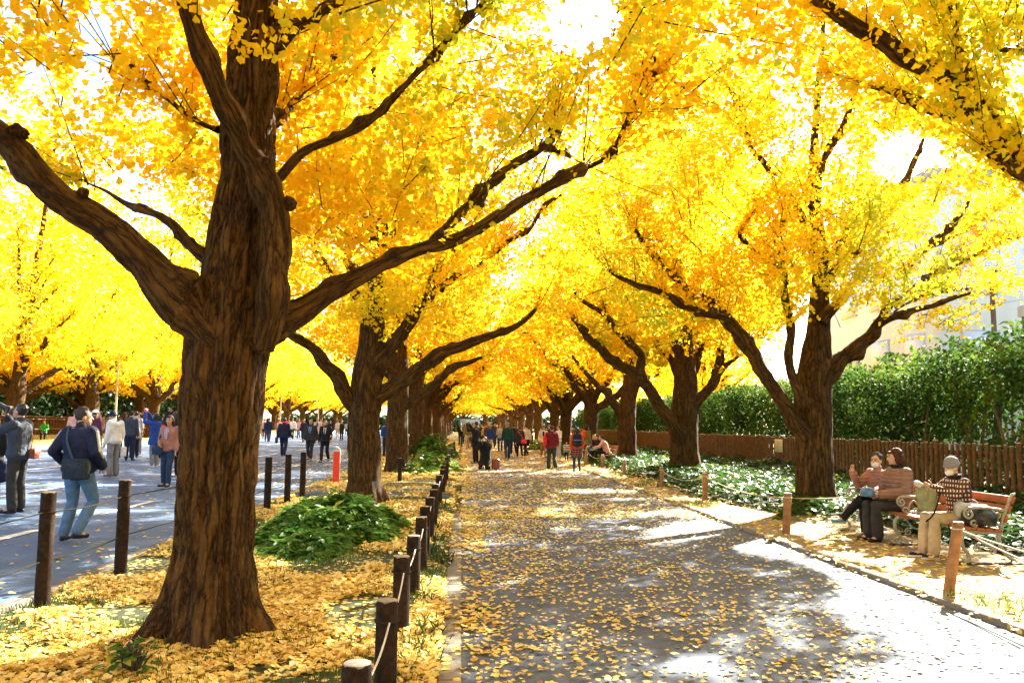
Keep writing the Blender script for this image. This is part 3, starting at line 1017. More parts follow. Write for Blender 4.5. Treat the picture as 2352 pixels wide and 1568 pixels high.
# ------------------------------------------------------------------ ground, road, path
def grid_sheet(name, xs, ys, zf, mat, kind='structure'):
    xs, ys = np.asarray(xs, float), np.asarray(ys, float)
    X, Y = np.meshgrid(xs, ys)
    V = np.stack([X.ravel(), Y.ravel(), zf(X.ravel(), Y.ravel())], 1)
    nx = len(xs)
    i = (np.arange(len(ys) - 1)[:, None] * nx + np.arange(nx - 1)[None]).ravel()
    o = link(name, npmesh(name, V, [np.stack([i, i + 1, i + nx + 1, i + nx], 1)]), mat)
    o['kind'] = kind
    return o


def ground_mat(name, base, speck, dens, scale=11, rough=.9, grain=.25, sc2=1.2, blot=(.72, 1.22), ramp_y=None, bumps=.25):
    """grainy surface with small leaf-coloured specks of its own"""
    t = NT(name)
    o = t.obj()
    g = t.noise(o, 75, 5, .75)
    b = t.noise(o, sc2, 5, .6)
    c0 = t.ramp(g, [(.3, tuple(c * (1 - grain) for c in base)), (.7, tuple(min(1, c * (1 + grain)) for c in base))])
    hs = t.n('HueSaturation')
    t.l(c0, hs.inputs['Color'])
    t.l(t.ramp(b, [(.3, (blot[0],) * 3), (.7, (blot[1],) * 3)]), hs.inputs['Value'])
    col = hs.outputs[0]
    if dens > 0:
        vo = t.n('TexVoronoi', i_Scale=scale, i_Randomness=1.0)
        mp = t.n('Mapping')
        t.l(o, mp.inputs[0])
        t.l(mp.outputs[0], vo.inputs['Vector'])
        sep = t.n('SeparateColor')
        t.l(vo.outputs['Color'], sep.inputs[0])
        lt = t.n('Math', operation='LESS_THAN')
        t.l(sep.outputs[0], lt.inputs[0])
        cl = t.noise(o, .8, 3)
        md = t.n('MapRange', i_1=.35, i_2=.65, i_3=dens * .5, i_4=min(1, dens * 1.4))
        t.l(cl, md.inputs[0])
        t.l(md.outputs[0], lt.inputs[1])
        ds = t.n('Math', operation='LESS_THAN')
        t.l(vo.outputs['Distance'], ds.inputs[0])
        ds.inputs[1].default_value = .42
        m = t.n('Math', operation='MULTIPLY')
        t.l(lt.outputs[0], m.inputs[0])
        t.l(ds.outputs[0], m.inputs[1])
        f = m.outputs[0]
        if ramp_y is not None:
            sx = t.n('SeparateXYZ')
            t.l(o, sx.inputs[0])
            mr = t.n('MapRange', i_1=ramp_y[0], i_2=ramp_y[1])
            t.l(sx.outputs[1], mr.inputs[0])
            m2 = t.n('Math', operation='MULTIPLY')
            t.l(f, m2.inputs[0])
            t.l(mr.outputs[0], m2.inputs[1])
            f = m2.outputs[0]
        sc = t.ramp(sep.outputs[1], [(0, tuple(c * .6 for c in speck)), (.5, speck), (1, tuple(min(1, c * 1.2) for c in speck))])
        col = t.mix(f, col, sc)
    t.l(col, t.b.inputs['Base Color'])
    t.setb(Roughness=rough)
    t.b.inputs['Specular IOR Level'].default_value = .3
    t.bump(g, bumps, .004)
    return t.m


YEL = (.72, .50, .13)
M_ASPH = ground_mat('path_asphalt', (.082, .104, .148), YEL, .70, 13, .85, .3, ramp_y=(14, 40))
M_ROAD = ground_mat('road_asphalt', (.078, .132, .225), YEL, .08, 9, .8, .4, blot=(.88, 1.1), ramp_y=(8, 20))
M_SOIL = ground_mat('leafy_soil', (.045, .058, .018), YEL, .85, 17, .95, .4)
M_VERGE = ground_mat('dry_verge', (.26, .20, .11), YEL, .45, 11, .95, .3)
M_BED = ground_mat('bed_soil', (.035, .04, .018), YEL, .12, 11, .95, .4)
M_CONC = ground_mat('kerb_concrete', (.20, .185, .16), YEL, .2, 12, .9, .2)
M_LINE = simple('road_paint', (.72, .72, .70), .7, .12, 9)
M_LAWN = ground_mat('far_lawn', (.16, .17, .05), YEL, .7, 6, .95, .3)

ysl = np.concatenate([np.arange(-6, 40, 1.0), np.arange(40, 180, 4.0), [200, 260, 400, 900]])
grid_sheet('ground', np.concatenate([[-900, -200, -80], np.arange(-44, -3.7, 1.0), [-3.75, 0, 5, 12, 30, 90, 300, 900]]), np.concatenate([[-300, -60], ysl]), lambda x, y: gz(x) - .10, M_SOIL)
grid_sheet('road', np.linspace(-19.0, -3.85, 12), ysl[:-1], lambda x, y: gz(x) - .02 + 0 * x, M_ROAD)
bump = lambda x, y, a=.04: (fbm(np.stack([x * .9, y * .9, x * 0], 1), 2) - .5) * a
grid_sheet('planting_strip', np.linspace(-3.70, -.13, 40), np.concatenate([np.arange(-4, 2, .4), np.arange(2, 16, .09), np.arange(16, 30, .3), np.arange(30, 180, 5)]), lambda x, y: bump(x, y, .07) + .03 - .03 * (np.abs(x + 1.9) > 1.75), M_SOIL)
grid_sheet('footpath', np.linspace(.02, 4.27, 8), ysl[:-2], lambda x, y: 0 * x, M_ASPH)
grid_sheet('verge', np.concatenate([np.linspace(4.36, 10.4, 16), [12, 16, 24]]), np.concatenate([np.arange(-4, 40, .6), np.arange(40, 180, 5)]), lambda x, y: .035 + bump(x, y, .05) * (x > 4.6), M_VERGE)
grid_sheet('far_lawn', np.linspace(-34, -19.25, 10), ysl[:-2], lambda x, y: gz(x) + .06, M_LAWN)


def kerb(name, x, w, h, y0, y1, seg, zf=0.0, n=None):
    mb = MB()
    y = y0
    while y < y1:
        mb.box((x, y + seg / 2, float(gz(x)) + zf + h / 2 - .1), (w, seg - .012, h + .2), bev=.012)
        y += seg
        if y > 60:
            seg = max(seg, 3)
    o = mb.build(name, M_CONC, smooth=False)
    return struct(o)


kerb('kerb', -.055, .15, .012, -2, 14.4, .6)
kerb('kerb', 4.315, .09, .05, -2, 170, .6)
kerb('kerb', -3.77, .15, .03, -2, 170, .6)
kerb('kerb', -19.12, .22, .14, 10, 170, .9)
# pavement crossing between the first two beds
mb = MB()
mb.box((-1.95, 18.7, .035), (3.4, 2.4, .03))
struct(mb.build('crossing', M_ASPH, smooth=False))
# road paint
mb = MB()


def paint(x, y0, y1, w):
    mb.box((x, (y0 + y1) / 2, float(gz(x)) - .012), (w, y1 - y0, .006))


mb2 = MB()
paint(-5.95, 2, 12.2, .15)
for y0 in np.arange(14.2, 120, 5.2):
    paint(-5.95, y0, y0 + 2.4, .13)
for y0 in np.arange(11, 140, 10):
    paint(-8.9, y0 + 4.5, y0 + 10, .15)
    paint(-12.4, y0 + 1.5, y0 + 6.5, .15)
for y in (24.0, 31.5):
    mb.box((-8.5, y, float(gz(-8.5)) - .010), (3.4, .4, .006))
paint(-18.2, 5, 150, .15)
struct(mb.build('road_marking', M_LINE, smooth=False))
# drain grate in the gutter by the first post
g = G(18, 1500)
mb = MB()
mb.box((g.x, g.y, -.01), (.42, .62, .02))
for k in range(8):
    mb.box((g.x, g.y - .26 + k * .075, .004), (.36, .03, .012))
tag(mb.build('drain_grate', simple('grate_iron', (.045, .042, .04), .6, .3, 20), smooth=False), 'dark iron drain grate in the gutter at the left picture edge', 'drain')

# ------------------------------------------------------------------ fallen leaves
def litter(name, x0, x1, y0, y1, n, size, zf, clump=.5, flat=.35, tint=0., yp=1.0, mask=None):
    r = np.random.default_rng(int(n + y0 * 7))
    x = r.uniform(x0, x1, n)
    y = y0 + (y1 - y0) * r.random(n) ** yp
    k = fbm(np.stack([x * 1.3, y * 1.0, x * 0], 1) + n % 97, 3) > r.random(n) * clump + (.5 - clump / 2) * (clump > 0)
    if mask is not None:
        k &= mask(x, y, r)
    x, y = x[k], y[k]
    n = len(x)
    p = np.stack([x, y, zf(x, y) + r.uniform(.004, .03, n)], 1)
    nr = rdir(n, r) * flat + np.array([0, 0, 1])
    nr *= np.where(r.random(n) < .5, 1, -1)[:, None] * np.array([1, 1, 1])
    nr[:, 2] = np.abs(nr[:, 2])
    yd = rdir(n, r) * np.array([1, 1, .15])
    o = leaves(name, p, nr, yd, size * r.uniform(.7, 1.25, n), .55 + r.normal(0, .22, n) + tint, FAN if size < .085 else KITE, FALLEN)
    o['kind'] = 'stuff'
    return o


zs_ = lambda x, y: bump(x, y, .07) + .035 - .03 * (np.abs(x + 1.9) > 1.75)
z0_ = lambda x, y: 0 * x
litter('fallen_leaves', -3.68, -.14, 2.4, 10, 46000, .052, zs_, .10, .45)
litter('fallen_leaves', -3.68, -.14, 10, 24, 32000, .066, zs_, .12, .45)
litter('fallen_leaves', -3.68, -.14, 24, 75, 18000, .12, zs_, .4, .45, yp=1.5)
litter('fallen_leaves', -.14, .32, 2.5, 45, 8500, .060, lambda x, y: .012 * (x < .02), .4, .3, yp=1.3, mask=lambda x, y, r: (x > .03) | (x < -.12) | (y > 14.3) | (r.random(len(x)) < .35))
litter('fallen_leaves', .02, 4.3, 3.5, 16, 32000, .040, z0_, .7, .25, mask=lambda x, y, r: r.random(len(x)) < .95 - .18 * x)
litter('fallen_leaves', .02, 4.3, 14, 70, 30000, .064, z0_, .6, .25, yp=1.4)
litter('fallen_leaves', 4.2, 6.6, 5, 16, 2600, .062, lambda x, y: .04 + 0 * x, .6, .3)
litter('fallen_leaves', 4.2, 5.6, 16, 45, 3500, .085, lambda x, y: .045 + 0 * x, .5, .3)
litter('fallen_leaves', -9.5, -3.85, 5, 20, 2200, .066, lambda x, y: gz(x) - .02, .7, .25, mask=lambda x, y, r: r.random(len(x)) < np.exp((x + 3.8) * .55))
litter('fallen_leaves', -7, -3.85, 20, 50, 2600, .09, lambda x, y: gz(x) - .02, .6, .25)
litter('fallen_leaves', -32, -19.3, 25, 80, 9000, .13, lambda x, y: gz(x) + .065, .5, .4)


def blades(name, pos, h, mat=GRASS, seed=1, tint=0., lean=.5, width=1.0):
    r = np.random.default_rng(seed)
    n = len(pos)
    yd = rdir(n, r) * lean + np.array([0, 0, 1])
    nr = rdir(n, r)
    nr = nr - yd * np.sum(nr * yd, 1, keepdims=True) / np.sum(yd * yd, 1, keepdims=True)
    o = leaves(name, pos, nr, yd, h * r.uniform(.6, 1.3, n), .4 + r.normal(0, .25, n) + tint, BLADE, mat)
    return o


# short grass between the leaves of the strip
r = np.random.default_rng(3)
n = 34000
x, y = r.uniform(-3.6, -.2, n), 2.5 + 16 * r.random(n) ** 1.4
k = fbm(np.stack([x * 1.6, y * 1.3, x * 0], 1) + 11, 3) > .50
x, y = x[k], y[k]
o = blades('grass', np.stack([x, y, zs_(x, y)], 1), .06, seed=4)
o['kind'] = 'stuff'
# yellowed grass at the foot of the right-hand posts
n = 9000
x, y = r.uniform(4.4, 5.4, n), r.uniform(5, 26, n)
k = (fbm(np.stack([x * 2, y * 1.0, x * 0], 1) + 3, 2) > .57) & ((y < 7.6) | (y > 13.4))
x, y = x[k], y[k]
o = blades('grass', np.stack([x, y, x * 0 + .04], 1), .08, seed=5, tint=.3)
o['kind'] = 'stuff'
# dark lily-turf along the bollards
pos = []
for y in list(np.arange(3.0, 17, .55)) + list(np.arange(20, 45, 1.1)):
    m = r.integers(40, 90)
    if r.random() < .3:
        continue
    cx = -.30 + r.normal(0, .05)
    pos.append(np.stack([cx + r.normal(0, .06, m), y + r.normal(0, .16, m), np.full(m, .02)], 1))
o = blades('lily_turf', np.concatenate(pos), .12, DARKLEAF, 8, .3, .9)
o['kind'] = 'stuff'

# ------------------------------------------------------------------ ivy beds (ground cover)
def ivy(name, x0, x1, y0, y1, n, size, hf, inside=None, seed=1):
    r = np.random.default_rng(seed)
    x, y = r.uniform(x0, x1, n), r.uniform(y0, y1, n)
    if inside is not None:
        k = inside(x, y)
        x, y = x[k], y[k]
    n = len(x)
    h = hf(x, y) * (.55 + .9 * fbm(np.stack([x * 1.2, y * 1.2, x * 0], 1), 3))
    p = np.stack([x, y, .03 + h * r.random(n) ** .35], 1)
    nr = rdir(n, r) * .55 + np.array([0, 0, 1]) + np.array([SUN[0], SUN[1], 0]) * .15
    yd = rdir(n, r) * np.array([1, 1, .3]) + np.array([-.4, -.4, -.35])
    tint = .45 + r.normal(0, .22, n) + (fbm(p * .8, 2) - .5) * .8 + .5 * (r.random(n) < .02)
    o = leaves(name, p, nr, yd, size * r.uniform(.6, 1.25, n), tint, IVYL, IVY)
    o['kind'] = 'stuff'
    return o


bayL = lambda y: 5.0 + .45 * np.exp(-((y - 14.2) / 1.2) ** 2) + .35 * np.sin(y * .9) + .5 * np.exp(-((y - 23.6) / 1.0) ** 2)
hf_ = lambda x, y: np.clip((x - bayL(y)) * .8, .04, .30) + np.clip(x - 8.5, 0, 2) * .1
hf2 = lambda x, y: np.clip((x - 6.3) * .5, .05, .26) + np.clip(x - 8.5, 0, 2) * .1
grid_sheet('bed', np.linspace(6.55, 10.6, 6), np.arange(0, 14.3, .6), lambda x, y: .05 + bump(x, y, .04), M_BED)
grid_sheet('bed', np.linspace(5.6, 10.6, 8), np.arange(14.2, 60, .8), lambda x, y: .05 + bump(x, y, .04), M_BED)
ivy('ivy', 5.0, 10.4, 13.4, 27, 15000, .115, hf_, lambda x, y: (x > bayL(y)), 31)
ivy('ivy', 5.0, 10.4, 27, 60, 12000, .17, hf_, lambda x, y: (x > bayL(y)), 32)
ivy('ivy', 6.35, 10.4, 4.5, 13.6, 9500, .11, hf2, lambda x, y: x > 6.45 + .25 * np.sin(y * 2.1), 33)

# ------------------------------------------------------------------ low shrubs
def shrub(label, cx, cy, rx, ry, h, n, size, tint=0., seed=1):
    r = np.random.default_rng(seed)
    t = thing('shrub', label, 'shrub', (cx, cy, .03), 0, None)
    a = r.uniform(0, 2 * np.pi, n)
    rr = np.sqrt(r.random(n))
    x, y = rx * rr * np.cos(a), ry * rr * np.sin(a)
    edge = fbm(np.stack([np.cos(a) * 2.6 + seed, np.sin(a) * 2.6, a * 0], 1), 3) * 1.1 + .45
    x, y = x * edge, y * edge
    top = h * np.clip(1 - rr ** 2.6, .08, 1) * (.35 + 1.3 * fbm(np.stack([x * 2.6 + seed, y * 2.6, x * 0], 1), 3))
    z = top * r.random(n) ** .4
    p = np.stack([x, y, z], 1)
    out = np.stack([x / rx, y / ry, np.full(n, .5)], 1)
    nr = rdir(n, r) * .6 + np.array([0, 0, .9]) + out * .3
    yd = out * np.array([1, 1, .2]) + rdir(n, r) * .9 + np.array([0, 0, -.25])
    tint = .42 + r.normal(0, .2, n) + (fbm(p * 2 + seed, 2) - .5) * .8 + tint + .6 * (r.random(n) < .015)
    leaves('foliage', p, nr, yd, size * r.uniform(.6, 1.25, n), tint, OVAL, SHRUB, t)
    mb = MB()
    for k in range(26):
        aa, q = r.uniform(0, 6.28), r.uniform(.1, .85)
        e = np.array([rx * q * math.cos(aa), ry * q * math.sin(aa), h * .8 * (1 - q ** 2) + .05])
        mb.tube([(e[0] * .4, e[1] * .4, -.03), e * np.array([.75, .75, .7]), e], [.009, .007, .004], 4)
    mb.build('stems', simple('stem_brown', (.09, .07, .035)), t)
    return t


shrub('low broad shrub with glossy green leaves in front of the second ginkgo', -1.74, 11.9, .86, 2.2, .42, 13000, .115, 0, 1)
shrub('low shrub strewn with yellow leaves at the foot of the pale lamp post', -1.1, 27.6, 1.0, 1.8, .5, 1500, .2, .25, 2)
shrub('dark green rounded shrub farther along the strip past the lamp post', -1.35, 37.0, 1.1, 1.5, .95, 1500, .22, -.05, 3)
shrub('small grassy green tuft at the foot of the largest trunk', -2.0, 5.35, .15, .12, .17, 55, .085, .15, 4)
shrub('sprawling green weed clump beside the seated dark figure by the path', 5.0, 52.0, .7, 1.2, .6, 900, .2, .35, 5)

# ------------------------------------------------------------------ bollards, posts, wires, ropes
M_BOLL = simple('bollard_brown', (.030, .018, .012), .85, .5, 26, .12, .6)
M_BTOP = simple('bollard_top', (.30, .25, .21), .8, .4, 60)
M_WIRE = simple('wire_grey', (.035, .032, .024), .9, .2, 14, .04)
M_ROPE = simple('rope_white', (.55, .52, .46), .85, .2, 60)
M_POST = simple('post_wood', (.30, .155, .07), .8, .3, 12, .25, .3)
M_PTOP = simple('post_top', (.62, .52, .40), .8, .2, 30)


def bollard(name, label, x, y, h, rad, mat, topm, group, lean=(0, 0), ringz=None, z0=None):
    z = (float(gz(x)) if z0 is None else z0)
    t = thing(name, label, 'post', (x, y, z), 0, group)
    rr = np.random.default_rng(int(abs(x * 100 + y * 37)))
    n = 18
    a = np.linspace(0, 2 * np.pi, n, endpoint=False)
    mb = MB()
    prof = [(-.1, 1.0), (.0, 1.02), (h * .5, 1.0), (h - .015, 1.0), (h, .93)]
    ph = rr.uniform(0, 6)
    V = np.concatenate([np.stack([np.cos(a) * rad * k * (1 + .03 * np.sin(a * 5 + ph + zz * 2)) + lean[0] * zz, np.sin(a) * rad * k * (1 + .03 * np.sin(a * 4 + ph)) + lean[1] * zz, np.full(n, zz)], 1) for zz, k in prof])
    q = [[i * n + j, i * n + (j + 1) % n, (i + 1) * n + (j + 1) % n, (i + 1) * n + j] for i in range(len(prof) - 1) for j in range(n)]
    mb.add(V, [q, [list(range(n))[::-1]]])
    mb.build('shaft', mat, t)
    mb = MB()
    mb.lathe((lean[0] * h, lean[1] * h, 0), [(rad * .95, h - .012), (rad * .93, h + .001), (rad * .86, h + .004)], n)
    mb.build('end_grain', topm, t)
    if ringz:
        for rz_ in ringz:
            aa = np.linspace(0, 2 * np.pi, 15)
            mb = MB().tube(np.stack([np.cos(aa) * (rad + .006) + lean[0] * rz_, np.sin(aa) * (rad + .006) + lean[1] * rz_, np.full(15, rz_)], 1), [.006] * 15, 5, cap=False)
            mb.build('wire_loop', M_WIRE if mat is M_BOLL else M_ROPE, t)
    return t


def sag(p, q, s, n=9):
    p, q = np.array(p), np.array(q)
    return [tuple(p + (q - p) * k / (n - 1) - np.array([0, 0, s * 4 * (k / (n - 1)) * (1 - k / (n - 1))])) for k in range(n)]


GB = 'dark short bollards along the footpath'
inner = [3.55, 4.82, 6.25, 7.6, 8.85, 10.2, 11.4, 12.6, 14.1, 16.1, 18.6, 20.2, 21.6, 23.2, 25.2, 27.4, 29.6, 32, 35, 38, 41, 45, 49]
tops = []
for i, y in enumerate(inner):
    x = -.415 + .012 * math.sin(i * 2.1)
    h = .55 + .015 * math.sin(i * 3.7)
    lab = 'dark short bollard cut by the bottom picture edge' if i == 0 else '%s dark short bollard from the front beside the footpath' % (ORD[i] if i < 18 else ['nineteenth', 'twentieth', 'twenty-first', 'twenty-second', 'twenty-third'][i - 18])
    bollard('bollard', lab, x, y, h, .062, M_BOLL, M_BTOP, GB, (0, 0), (h - .11,), .02)
    tops.append((x, y, h - .09))
mb = MB()
for p, q in zip(tops[:-1], tops[1:]):
    mb.tube(sag((p[0] + .02, p[1] + .06, p[2]), (q[0] + .02, q[1] - .06, q[2]), .05), [.0055] * 9, 5)
tag(mb.build('rope', M_ROPE), 'pale rope strung between the short bollards along the footpath', 'rope')
GP = 'tall dark posts along the road edge'
pl = [(95, 1400, 0), (276, 1322, 0), (613, 1176, 0), (659, 1158, 0), (694, 1145, 0), (805, 1105, 0), (882, 1050, 0), (895, 1046, 0)]
ws = []
names = ['nearest tall dark post by the road, at the left picture edge', 'tall dark post standing left of the largest trunk', 'tall dark post just right of the largest trunk', 'tall dark post by the road, middle one right of the largest trunk', 'tall dark post by the road, nearest to the red and white marker',
         'tall dark post half hidden by the second ginkgo beside the red marker', 'tall dark post seen between the second and third ginkgo trunks', 'tall dark post tight against the left side of the third trunk']
for i, (u, v, _) in enumerate(pl):
    g = G(u, v)
    bollard('road_post', names[i], g.x, g.y, .96, .06, M_BOLL, M_BTOP, GP, ringz=(.80,), z0=0)
    ws.append((g.x, g.y))
mb = MB()
ws2 = [(-3.45, 3.2)] + ws[:5]
for p, q in zip(ws2[:-1], ws2[1:]):
    for h in (.80, .40):
        mb.tube(sag((p[0], p[1], h), (q[0], q[1], h), .03), [.006] * 9, 5)
tag(mb.build('wire', M_WIRE), 'two strands of thin grey wire strung between the tall road posts', 'wire')
g = G(918, 1108)
bollard('road_post', 'dark short post standing in leaves before the third ginkgo trunk', g.x, g.y, .62, .055, M_BOLL, M_BTOP, GP, z0=.03)
# posts of the right-hand verge
GV = 'wooden rope posts along the verge'
vp = [(2180, 1365, .64, .05, (.19, .0)), (1806, 1231, .58, .055, (.06, 0)), (1619, 1152, .56, .055, (.02, 0)), (1520, 1124, .52, .05, (.0, 0)), (1434, 1096, .5, .055, (0, 0)), (1384, 1078, .5, .055, (0, 0)), (1344, 1072, .66, .055, (.08, 0)), (2560, 1530, .64, .062, (.05, 0))]
lb = ['leaning orange brown wooden post in front of the bench', 'brown wooden post at the foot of the tree beside the bench', 'reddish wooden post standing in the ivy edge, before the long low bed', 'thin reddish wooden post beside the second trunk by the fence', 'thin brown post in the ivy left of the second trunk by the fence', 'thin brown post at the left end of the ivy bed', 'slanted pale wooden post beside the seated group', 'wooden post outside the picture']
rp = []
for i, (u, v, h, rd, ln) in enumerate(vp):
    g = G(u, v)
    if i < 7:
        bollard('wooden_post', lb[i], g.x, g.y, h, rd, M_POST, M_PTOP, GV, ln, (h - .06,), .03)
    rp.append((g.x + ln[0] * h, g.y, h - .04))
M_TAN = simple('rope_tan', (.42, .34, .22), .9, .3, 60)
mb = MB()
mb.tube(sag(rp[7], rp[0], .03), [.009] * 9, 5)
mb.tube(sag((rp[7][0], rp[7][1], rp[7][2] - .16), rp[0], .02), [.009] * 9, 5)
tag(mb.build('rope', M_TAN), 'tan double rope running from the post before the bench to the right edge', 'rope', 'ropes of the verge posts')
mb = MB().tube(sag(rp[3], rp[2], .16) + sag(rp[2], rp[1], .10)[1:] + sag(rp[1], (6.75, 13.0, .5), .03)[1:], [.009] * 25, 5)
tag(mb.build('rope', M_TAN), 'tan rope slung along the ivy past the trunk of the bench-side tree', 'rope', 'ropes of the verge posts')
mb = MB().tube(sag(rp[6], rp[5], .16), [.009] * 9, 5)
tag(mb.build('rope', M_TAN), 'sagging pale rope from the slanted post beside the seated group', 'rope', 'ropes of the verge posts')

# red and white marker post
g = G(772, 1112)
t = thing('marker_post', 'red and white square marker post beside the second ginkgo trunk', 'marker', (g.x, g.y, .03), R(3))
MB().box((.0, 0, .43), (.18, .14, .88), bev=.008).build('post', simple('marker_white', (.55, .52, .45), .5, .08), t)
mb = MB().box((-.004, -.074, .405), (.160, .010, .81)).build('red_panel', simple('marker_red', (.78, .055, .02), .45, .06), t)
mb = MB()
V = np.array([(-.09, -.07, .87), (.09, -.07, .87), (.09, .07, .87), (-.09, .07, .87), (-.03, -.07, .95), (-.03, .07, .95)])
mb.add(V, [[(0, 3, 2, 1), (1, 2, 5, 4), (0, 4, 5, 3)], [(0, 1, 4), (2, 3, 5)]])
mb.build('cap', MATS['marker_white'], t, smooth=False)

# lamp posts
M_LAMP = simple('lamp_paint', (.42, .52, .48), .45, .08)
M_LAMPY = simple('lamp_cream', (.55, .50, .36), .5, .1)


def lamp(label, x, y, h, r0, mat, arms=True, group='street lamps and poles', sign=None, band=True):
    z = float(gz(x))
    t = thing('lamp_post', label, 'lamp post', (x, y, z), 0, group)
    MB().lathe((0, 0, 0), [(r0, 0), (r0, 1.15), (r0 * 1.25, 1.16), (r0 * 1.25, 1.22), (r0 * .72, 1.24), (r0 * .5, h)], 16).build('pole', mat, t)
    if arms:
        MB().tube([(-.5, 0, h - .55), (.5, 0, h - .55)], [.03, .03], 8).build('crossarm', mat, t)
        for s in (-1, 1):
            MB().lathe((s * .42, 0, h - .5), [(.03, -.05), (.09, .0), (.12, .14), (.07, .24), (.02, .28)], 12).build('lantern', simple('lamp_glass', (.7, .7, .62), .3, .05), t)
    if sign:
        MB().lathe((0, -r0 - .03, sign), [(.2, -.015), (.21, 0), (.2, .015)], 20).build('sign_disc', simple('sign_red', (.7, .03, .03), .4, .05), t).rotation_euler = (R(90), 0, 0)
        MB().box((0, -r0 - .03, sign - .5), (.26, .02, .5)).build('sign_plate', MATS['marker_white'], t)
    return t


g = G(943, 1070)
lamp('pale green lamp post standing right of the third ginkgo trunk', g.x, 28.2, 4.9, .105, M_LAMP)
o = lamp('cream pole with a red disc sign behind the pale lamp post', -2.75, 40.0, 5.2, .08, M_LAMPY, False, sign=2.55)
lamp('thin cream pole in the crowd across the road, left of the trunk', -19.9, 49.0, 5.4, .09, M_LAMPY, False)
lamp('thin cream pole across the road, seen right behind the largest trunk', -20.2, 83.0, 5.6, .09, M_LAMPY, False)
lamp('white pole with a red disc sign across the road behind the suited men', -19.8, 92.0, 5.8, .10, M_LAMPY, False, sign=2.7)
lamp('farthest thin pole across the road, left of the second ginkgo trunk', -19.8, 116.0, 5.8, .10, M_LAMPY, False)

# ------------------------------------------------------------------ fences
M_FENCE = simple('fence_wood', (.15, .078, .038), .8, .35, 9, .3, .3)
M_FTOP = simple('fence_cut_top', (.42, .30, .27), .8, .2, 20)


def picket_fence(label, xf, y0, y1, pitch, h, rad, z0=0.06, seg=8):
    t = thing('picket_fence', label, 'fence', (xf, y0, float(gz(xf)) + z0))
    mb, mt, mp = MB(), MB(), MB()
    rr = np.random.default_rng(8)
    k = 0
    y = 0.0
    while y < y1 - y0:
        hh = h + rr.normal(0, .012)
        post = k % 14 == 0
        rd = rad * (1.25 if post else 1)
        (MB() if post else mb).lathe((rr.normal(0, .006), y, 0), [(rd, -.1), (rd, hh - rd * .35 + (.05 if post else 0))], seg) if not post else MB().lathe((0, y, 0), [(rd, -.1), (rd, hh - rd * .35 + .05)], seg).build('post', M_FENCE, t)
        mt.lathe((0, y, hh - rd * .35 + .002 + (.05 if post else 0)), [(rd * .99, 0), (rd * .8, rd * .30), (rd * .3, rd * .36)], seg)
        y += pitch
        k += 1
    mb.build('pickets', M_FENCE, t)
    mt.build('picket_tops', M_FTOP, t)
    for zz in (h * .3, h * .84):
        MB().box((rad + .028, (y1 - y0) / 2, zz), (.05, y1 - y0, .09)).build('rail', M_FENCE, t, smooth=False)
    return t


picket_fence('brown wooden picket fence behind the ivy on the bench side', 10.0, 4.0, 75, .185, 1.2, .038)
picket_fence('brown wooden picket fence across the road under dark trees', -34.5, 25, 95, .26, 1.5, .08, seg=5)
# paper notice on the fence
t = thing('notice', 'cream paper notice tied to the picket fence left of the bench-side tree', 'sign', (9.9, P(1800, 1015, 25.3).y, 0))
g = P(1800, 1015, 25.3)
t.location = (9.925, 22.6 * 9.925 / 8.8, .98)
MB().box((0, 0, 0), (.012, .62, .40)).build('board', simple('notice_paper', (.70, .62, .42), .8, .05), t, smooth=False)
mb = MB()
for k in range(5):
    mb.box((-.008, -.02 + .01 * (k % 2), .13 - k * .042), (.004, .46 - .07 * (k % 3), .009))
mb.build('text_lines', simple('notice_ink', (.28, .22, .16), .8, .1), t, smooth=False)

# ------------------------------------------------------------------ hedge behind the fence
def hedge(label, x0, x1, y0, y1, zb, ht, n, size, seed, stems=True, mat=HEDGE, name='hedge', cat='hedge', gap=.0):
    r = np.random.default_rng(seed)
    t = thing(name, label, cat, ((x0 + x1) / 2, y0, float(gz(x0))))
    o = np.array(t.location)
    y = r.uniform(y0, y1, n)
    x = x0 + (x1 - x0) * r.random(n) ** 1.3
    h = ht(y)
    q = r.random(n)
    z = zb + (h - zb) * q ** .8
    bulge = .22 * (fbm(np.stack([y * .9, z * .9, x * 0], 1) + seed, 3) - .5) * 2
    x = x - bulge
    top = z > h - .25
    z = z + np.where(top, .35 * (fbm(np.stack([y * 1.5, x * 2, x * 0], 1), 2) - .4), 0)
    p = np.stack([x, y, z], 1)
    dens = fbm(p * np.array([1.2, 1.2, 1.2]) + seed * 2, 3)
    k = dens > np.interp(z / h, [0, .45, .7, 1], [.50 + gap, .46 + gap, .36, .25])
    p = p[k]
    n = len(p)
    nr = rdir(n, r) + np.array([-.5, -.2, .7])
    yd = rdir(n, r) + np.array([-.3, 0, -.2])
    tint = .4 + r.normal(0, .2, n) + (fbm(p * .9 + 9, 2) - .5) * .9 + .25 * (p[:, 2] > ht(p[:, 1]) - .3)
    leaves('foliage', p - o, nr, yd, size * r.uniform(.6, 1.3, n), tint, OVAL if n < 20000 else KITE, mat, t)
    if stems:
        yy = y0 + .5
        while yy < y1:
            mb = MB()
            xb = (x0 + x1) / 2 + r.normal(0, .2)
            hh = float(ht(np.array([yy]))[0])
            for j in range(int(r.integers(2, 5))):
                dx, dy = r.normal(0, .25), r.normal(0, .45)
                mb.tube([(xb - o[0], yy - o[1], -.05), (xb + dx * .3 - o[0], yy + dy * .35 - o[1], hh * .3), (xb + dx * .9 - o[0], yy + dy - o[1], hh * .62), (xb + dx * 1.2 - o[0], yy + dy * 1.4 - o[1], hh * .9)], [.045, .035, .024, .01], 7, step=.3)
            mb.build('stem', simple('hedge_stem', (.16, .11, .06), .85, .3), t)
            yy += r.uniform(1.0, 1.9) * (1 if yy < 40 else 3)
    return t


